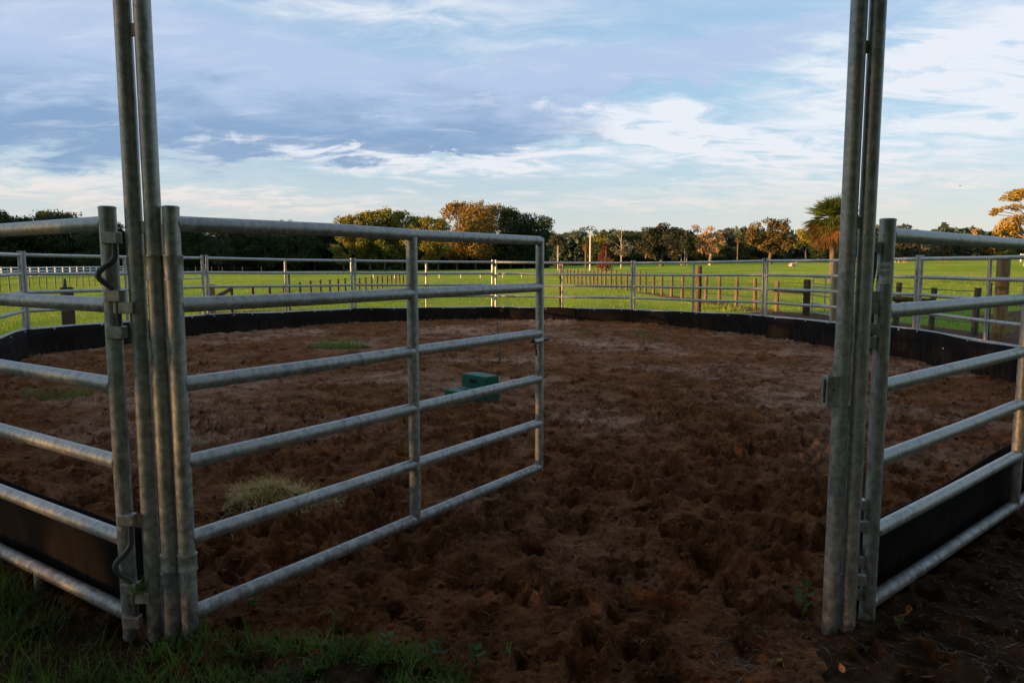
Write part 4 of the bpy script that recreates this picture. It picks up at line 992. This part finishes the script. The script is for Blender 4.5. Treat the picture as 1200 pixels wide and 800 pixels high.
# cabbage palm with a pale trunk, far
def palm(px, crown_y, base_y, Y, rad, label, seed, tr=.16, skirt=True, nf=34, name='palm_tree', deadn=60):
    x = (px-600)/FPX*Y; zg = tz1(x, Y); H = at(px, crown_y, Y).z - zg; root = tree_root(name, (x, Y, zg), label, None); r_ = random.Random(seed)
    mb = MB(); k = 12; mb.tube([(.05*math.sin(i*.7)*tr, 0, -.2 + (H+.2)*i/k) for i in range(k+1)], [tr*(1.25 if i == 0 else 1.0 + .05*(i % 2)) for i in range(k+1)], 12); mb.build('trunk', BARK, root)
    def fan(el, az, L, m, nm, droop, w):
        mbf = MB(); d = Vector((math.cos(az)*math.cos(el), math.sin(az)*math.cos(el), math.sin(el))); side = Vector((-math.sin(az), math.cos(az), 0)); upv = side.cross(d); st = L*.42; base = Vector((0, 0, H)); hub = base + d*st - Vector((0, 0, droop*.12*L))
        mbf.tube([base, base+d*st*.5, hub], [.022, .016, .012], 4, False)
        for j in range(19):
            a = (j-9)/9*1.35; dd = (d*math.cos(a) + side*math.sin(a)).normalized(); ll = L*.62*(1 - .25*abs(a)/1.25)*r_.uniform(.85, 1.1)
            p1 = hub + dd*ll*.55 - Vector((0, 0, droop*.10*L)); p2 = hub + dd*ll - Vector((0, 0, droop*.38*L*r_.uniform(.7, 1.3))); sd = upv.cross(dd)*w + upv*w*.4
            mbf.add([hub, p1-sd, p2, p1+sd], [(0, 1, 2, 3)])
        return mbf.build(nm, m, root)
    for i in range(nf):
        el = math.asin(r_.uniform(-.82, .99)); fan(el, i*2.4+r_.uniform(-.3, .3), rad*r_.uniform(.8, 1.05), L_PALM if el > -.30 + r_.uniform(-.25, .3) else L_DEAD, 'frond', .28 + .2*(el < .35), .017*rad)
    if skirt:
        sk = MB()
        for i in range(deadn):
            az = r_.uniform(0, 2*PI); o0 = Vector((math.cos(az), math.sin(az), 0)); L = rad*r_.uniform(.35, .80); b_ = Vector((0, 0, H - r_.uniform(.05, .4)*rad)); p1 = b_ + o0*rad*r_.uniform(.15, .42); p2 = p1 + o0*rad*r_.uniform(-.15, .12) - Vector((0, 0, L)); sd = Vector((-o0.y, o0.x, 0))*rad*r_.uniform(.03, .075)
            sk.tube([b_, p1], [.015, .01], 3, False)
            for q in range(5):
                s2 = sd*(q-2)*.9; sk.add([p1, (p1+p2)/2 + s2 - sd*.3, p2 + s2*1.5, (p1+p2)/2 + s2 + sd*.3], [(0, 1, 2, 3)])
        sk.build('dead_frond_skirt', L_DEAD, root)
    return root
palm(973, 257, 338, 47, 2.1, 'shaggy cabbage palm with an orange dead-frond skirt, left of the tall right pipes', 5, .17, True, 150, deadn=46)
palm(862.5, 277, 306, 150, 1.35, 'small distant palm with a bare pale trunk between the mossy tree and the big oak', 6, .16, True, 22, deadn=26)
palm(686, 285, 309, 140, 1.6, 'rounded distant palm left of the pale utility pole', 8, .2, True, 24, deadn=40)
px_tree('airy_tree', 690, 311, 165, [(683, 269, 5, 3, 45), (691, 267, 5, 3, 45), (697, 271, 4, 3, 35), (686, 274, 4, 2.5, 30)], .42, L_GREY, BARK, 'thin airy tree crown rising behind the pale utility pole', 268, .12, 3)
px_tree('yellow_tree', 704, 311, 190, scatter_px(704, 280, 10, 7, 7, 5, 60, 4), .5, L_WOOD2, BARK, 'small yellow-lit tree top just right of the pale utility pole', 275, .12, 4)
px_tree('rust_tree', 709.5, 317, 105, [(709, 287+i*3.1, 3+i*1.05, 2.8, 80) for i in range(10)], .3, L_RUST, BARK, 'rust-red conical tree standing in the pasture right of the utility pole', 286, .14, 5)
px_tree('grey_tree', 727, 310, 130, scatter_px(727, 287, 17, 19, 16, 4.5, 34, 6), .34, L_GREY, PALEBARK, 'sparse grey-green tree with pale branches between the rust tree and the dark oak', 266, .13, 6, nb=16)
px_tree('dark_oak', 774, 310, 150, scatter_px(774, 286, 30, 22, 34, 7.5, 110, 7) + [(757, 270, 8, 4, 110), (776, 265, 8, 4, 110), (789, 270, 7, 4, 90), (797, 277, 6, 5, 80)], .46, L_DARK, BARK, 'broad dark oak hung with tan moss behind the back right panel', 268, .4, 7,
        extra=[([(760, 294, 5, 8, 50), (772, 288, 5, 9, 60), (786, 295, 5, 8, 50), (779, 277, 4, 5, 40), (797, 292, 4, 7, 30)], 1.2, .5, L_MOSS, 'moss')])
px_tree('dark_tree', 801, 308, 158, scatter_px(801, 281, 8, 14, 9, 5, 70, 71), .46, L_DARK, BARK, 'narrow dark tree squeezed between the dark oak and the mossy tree', 270, .2, 71)
px_tree('mossy_tree', 831, 306, 150, scatter_px(831, 283, 21, 14, 22, 4.6, 46, 8) + [(814, 266, 5, 2.5, 60), (818, 270, 5, 3, 50), (830, 268, 6, 3, 60), (848, 271, 5, 2.5, 50)], .38, L_MOSS, PALEBARK, 'orange-lit pale tree draped in moss, left of the small distant palm', 264, .30, 8, nb=24,
        extra=[(scatter_px(831, 288, 20, 10, 14, 4, 22, 18), 1.6, .5, L_MOSS, 'moss')])
px_tree('big_oak', 901, 305, 150, scatter_px(903, 279, 30, 20, 30, 7.5, 110, 9) + [(884, 265, 8, 5, 100), (900, 260, 9, 4, 110), (916, 261, 8, 5, 100), (925, 270, 6, 5, 80), (877, 280, 6, 6, 80)], .46, L_OAK, BARK, 'big round oak glowing orange-brown, left of the cabbage palm', 262, .42, 9,
        extra=[([(888, 281, 5, 7, 40), (904, 276, 6, 8, 50), (922, 283, 5, 7, 40)], 1.2, .5, L_OAK, 'moss')])
px_tree('yellow_tree', 942, 306, 170, scatter_px(942, 281, 14, 13, 14, 6, 80, 10), .5, L_WOOD2, BARK, 'dull yellow-green tree between the big oak and the cabbage palm', 270, .2, 10)
px_tree('tall_pine', 1199, 306, 92, [(1186, 232, 14, 4.5, 260), (1196, 226, 14, 4, 260), (1209, 224, 14, 5, 240), (1168, 247, 7, 3.5, 120), (1164, 251, 5, 2, 60), (1180, 243, 5, 2, 50), (1176, 262, 9, 8, 240), (1186, 268, 9, 7, 200), (1171, 270, 6, 5, 110), (1195, 243, 8, 5, 130), (1212, 245, 12, 8, 200), (1192, 256, 7, 5, 120), (1215, 262, 12, 9, 220), (1182, 282, 10, 6, 120)], .30, L_PINE, PALEBARK,
        'tall golden pine with flat layered crown at the right edge', 226, .24, 11, flat=.4, nb=14, extra=[([(1176, 266, 8, 8, 60), (1187, 262, 7, 8, 60), (1196, 270, 6, 8, 40)], 1.4, .34, L_PINE, 'moss')])
px_tree('round_tree', 1144, 305, 190, [(1141, 271, 3, 2, 40), (1147, 270, 4, 2.2, 50), (1144, 273, 3, 2, 30)], .45, L_MOSS, BARK, 'small flat-topped far tree peeping over the near right top rail', 270, .15, 12)
for px, ty, lb, sd, lf in [(1056, 277, 'dark green tree right behind the sticker post, under the near right rail', 21, L_DARK), (1080, 281, 'grey-green tree behind a pen panel joint, under the near right rail', 22, L_GREY), (1108, 279, 'orange-tinted tree left of the thickest post, under the near right rail', 23, L_OAK), (1132, 276, 'dark tree immediately left of the thickest post, under the near right rail', 24, L_DARK), (1160, 274, 'brown oak directly behind the thickest post', 25, L_OAK)]:
    px_tree('pasture_tree', px, 305, 168, scatter_px(px, ty+13, 16, 13, 15, 6.5, 70, sd), .5, lf, BARK, lb, ty+4, .22, sd)

# unseen trees added to the left and behind to block sun and sky light
GO = 'trees added outside the picture to shade the scene'
def out_tree(x, y, H, k, ws=1.0):
    o = copy_tree(protos[k]); s = H/13; o.location = (x, y, tz1(x, y)); o.scale = (s*ws, s*ws, s); o.rotation_euler = (0, 0, rt.uniform(0, 6.28)); tag(o, 'leafy tree added outside the picture for its shade, left of or behind the viewpoint', 'tree', GO)
def sunblind():  # cloud of loose leaves added to thin the low sun over the pen
    r_ = np.random.default_rng(55); n = 32000; y = r_.uniform(-34, 3, n); x = -46 + r_.uniform(-3, 3, n); z = np.where(np.arange(n) < 7000, 2.4, 8.6)*r_.uniform(0, 1, n)*(1 + .12*np.sin(y*.9) + .1*np.sin(y*2.3))
    d = rand_dirs(n, r_); b_ = np.cross(d, rand_dirs(n, r_)); s = r_.uniform(.3, .6, n)[:, None]; c = np.stack([x, y, z], -1)
    V = np.stack([c-d*s*.6, c+b_*s*.45, c+d*s*.6, c-b_*s*.45], 1).reshape(-1, 3)
    tag(npmesh('sunblind', V, np.arange(len(V)).reshape(-1, 4), L_WOOD), 'loose leafy thicket added unseen on the left to filter the low sun', kind='stuff')
sunblind()
def shade_oak():  # canopy added overhead, outside the view, to darken the foreground
    root = tree_root('shade_oak', (1.0, -5.0, 0), 'unseen wide oak added behind the viewpoint so its canopy darkens the gate', None); cl = auto_clumps(10, 19, 60, 301, lo=.52, per=120, cr=(.10, .16))
    build_tree(root, 10, 19, cl, .55, L_WOOD, BARK, .45, 302, nb=18)
shade_oak()
for k in range(13): out_tree(-113 + rt.uniform(-2, 1) - .2*k, 110 + 3.3*k, rt.uniform(11.5, 13.5), rt.choice((0, 1, 3, 4, 6)), 1.05)
for k in range(12): out_tree(-128 - 8*k + rt.uniform(-2, 2), rt.uniform(148, 164), rt.uniform(13, 16), rt.choice((0, 1, 3, 4, 6)), 1.15)
for x, y, H, k in [(-3, -9, 10, 1), (4, -8, 9.5, 4), (10, -8, 10, 6), (15, -3, 9, 0)]: out_tree(x, y, H, k, 1.25)

# ------------------------------------------------------------------ poles, animals, vehicle
def pole(px, Y, topy, r, label, m=CONCRETE, arm=False):
    x = (px-600)/FPX*Y; zg = tz1(x, Y); H = at(px, topy, Y).z - zg; root = empty('utility_pole', (x, Y, zg), label, 'pole', 'poles across the pasture')
    MB().tube([(0, 0, -.3), (0, 0, H*.5), (0, 0, H)], [r, r*.9, r*.75], 10).build('shaft', m, root)
    if arm: MB().box((0, 0, H-.35), (.5, .05, .05)).build('crossarm', DARKW, root)
pole(691, 105, 272, .14, 'pale utility pole standing before the wood, right of the gate end', CONCRETE)
pole(653.5, 120, 288, .08, 'thin grey pole just right of the gate end post', CONCRETE)
pole(797, 160, 294, .07, 'thin pale pole under the dark oak, left of two', CONCRETE)
pole(803.5, 160, 296, .07, 'thin pale pole under the dark oak, right of two', CONCRETE)
def animal(px, base_y, Y, L, m, label, grazing=True, lying=False, rz=0, cat='horse', head_up=False):
    """one continuous skinned body: trunk, neck, head, four jointed legs, tail"""
    x = (px-600)/FPX*Y; zg = tz1(x, Y); h = .62*L; 
    V = []; E = []; Rr = []
    def v(p, r): V.append(p); Rr.append(r); return len(V)-1
    def e(*i):
        for a, c in zip(i[:-1], i[1:]): E.append((a, c))
    leg = .30*L if not lying else .02*L; zb = leg + .30*L
    mid = v((0, 0, zb), .165*L); rump = v((-.36*L, 0, zb+.02*L), .145*L); chest = v((.32*L, 0, zb), .16*L); e(rump, mid, chest)
    n1 = v((.50*L, 0, zb+(.10 if not grazing else -.03)*L), .095*L)
    if grazing: n2 = v((.66*L, 0, zb-.22*L), .07*L); hd = v((.72*L, 0, zb-.40*L), .06*L); mz = v((.78*L, 0, zb-.52*L if not lying else zb-.3*L), .04*L)
    else: n2 = v((.58*L, 0, zb+.30*L), .07*L); hd = v((.64*L, 0, zb+.42*L), .065*L); mz = v((.80*L, 0, zb+.34*L), .04*L)
    e(chest, n1, n2, hd, mz); tl = v((-.50*L, 0, zb-.02*L), .03*L); tl2 = v((-.54*L, 0, zb-.30*L if not lying else .04*L), .02*L); e(rump, tl, tl2)
    for s in (1, -1):
        if lying:
            a = v((.30*L, s*.15*L, .10*L), .05*L); c = v((.48*L, s*.16*L, .04*L), .035*L); e(chest, a, c)
            a = v((-.26*L, s*.18*L, .11*L), .07*L); c = v((-.08*L, s*.22*L, .04*L), .035*L); e(rump, a, c)
        else:
            a = v((.30*L, s*.10*L, zb-.14*L), .06*L); c = v((.31*L, s*.10*L, leg*.55), .032*L); d = v((.30*L, s*.10*L, .02), .028*L); e(chest, a, c, d)
            a = v((-.33*L, s*.11*L, zb-.12*L), .075*L); c = v((-.27*L, s*.11*L, leg*.95), .045*L); hk = v((-.40*L, s*.11*L, leg*.62), .032*L); d = v((-.37*L, s*.11*L, .02), .028*L); e(rump, a, c, hk, d)
    me = bpy.data.meshes.new('body'); me.from_pydata(V, E, []); o = bpy.data.objects.new(cat, me); COL.objects.link(o); me.materials.append(m)
    sk = o.modifiers.new('skin', 'SKIN'); sd = me.skin_vertices[0].data
    for i, r in enumerate(Rr): sd[i].radius = (r, r)
    sd[0].use_root = True; o.modifiers.new('sub', 'SUBSURF').levels = 1
    o.location = (x, Y, zg); o.rotation_euler = (0, 0, rz); tag(o, label, cat, 'animals grazing in the far pasture'); return o
animal(927, 315, 108, 1.25, PALEHIDE, 'pale tan cow lying in the grass left of the cabbage palm', False, True, .3, 'cow')
animal(1053, 310, 135, 1.3, PALEHIDE, 'pale grazing horse at the far right, leftmost of the grazing animals', True, False, 2.8)
animal(1057.5, 311, 132, 1.4, BROWNHIDE, 'brown grazing horse beside the pale one at the far right', True, False, .5)
animal(1101.5, 308, 140, 1.35, BROWNHIDE, 'reddish brown grazing horse right of the pen panel joint, far right', True, False, 2.9)
animal(1137, 308, 145, 1.35, DARKHIDE, 'dark grazing horse far right, left of the thickest post', True, False, .3)
def camper():
    Y = 172; px = 592; x = (px-600)/FPX*Y; zg = tz1(x, Y); root = empty('camper_trailer', (x, Y, zg), 'small white-topped trailer parked at the wood edge behind the gate end', 'trailer')
    mb = MB(); mb.box((0, 0, 2.05), (.95, 1.6, .45), None, .08); b_ = mb.build('body', WHITE, root)
    MB().box((0, 0, 1.05), (.93, 1.58, .56), None, .04).build('lower_body', DARKW, root)
    for s in (-1, 1): MB().box((s*.45, -1.605, 2.1), (.22, .012, .16)).build('window', GLASS, root)
    for s in (-1, 1):
        for yy in (-.5, .5): MB().tube([(s*.80, yy, .36), (s*.97, yy, .36)], .36, 16).build('wheel', TYRE, root)
camper()
def bird():
    p = at(1125, 218, 60); mb = MB(); mb.tube([(-.11, 0, 0), (-.04, 0, .01), (.05, 0, .012), (.10, 0, .01)], [.008, .035, .032, .01], 8)
    for s in (1, -1): mb.add([(.05, 0, .015), (-.03, 0, .015), (-.05, s*.13, .05), (.01, s*.15, .055), (-.06, s*.28, .03)], [(0, 1, 2, 3), (3, 2, 4)])
    o = mb.build('bird', DARKIRON); o.location = p; o.rotation_euler = (0, 0, .6); tag(o, 'tiny bird flying high in the sky on the right', 'bird')
bird()
# low scrub at the wood edge and pale weeds behind the pen
def scrub():
    for px, py_, Y, n, rad, lb in [(838, 357, 24.5, 420, .55, 'pale green weedy clump right of the dark square-topped post'), (857, 360, 23.5, 200, .35, 'small weedy clump just right of the larger pale one'), (958, 366, 21.5, 90, .2, 'weeds at the foot of the silver gate on the right')]:
        x = (px-600)/FPX*Y; r_ = np.random.default_rng(int(px)); a = r_.uniform(0, 2*PI, n); q = rad*np.sqrt(r_.uniform(0, 1, n))
        V, F = blades(np.stack([q*np.cos(a)*1.4, q*np.sin(a), q*0-.02], -1), r_.uniform(.08, .26, n), r_.uniform(.012, .03, n), r_.uniform(.2, 1.2, n), a, 3)
        o = npmesh('weed_clump', V, F, G_FIELD); o.location = (x, Y, tz1(x, Y)); tag(o, lb, 'weeds', 'weedy clumps outside the pen')
scrub()
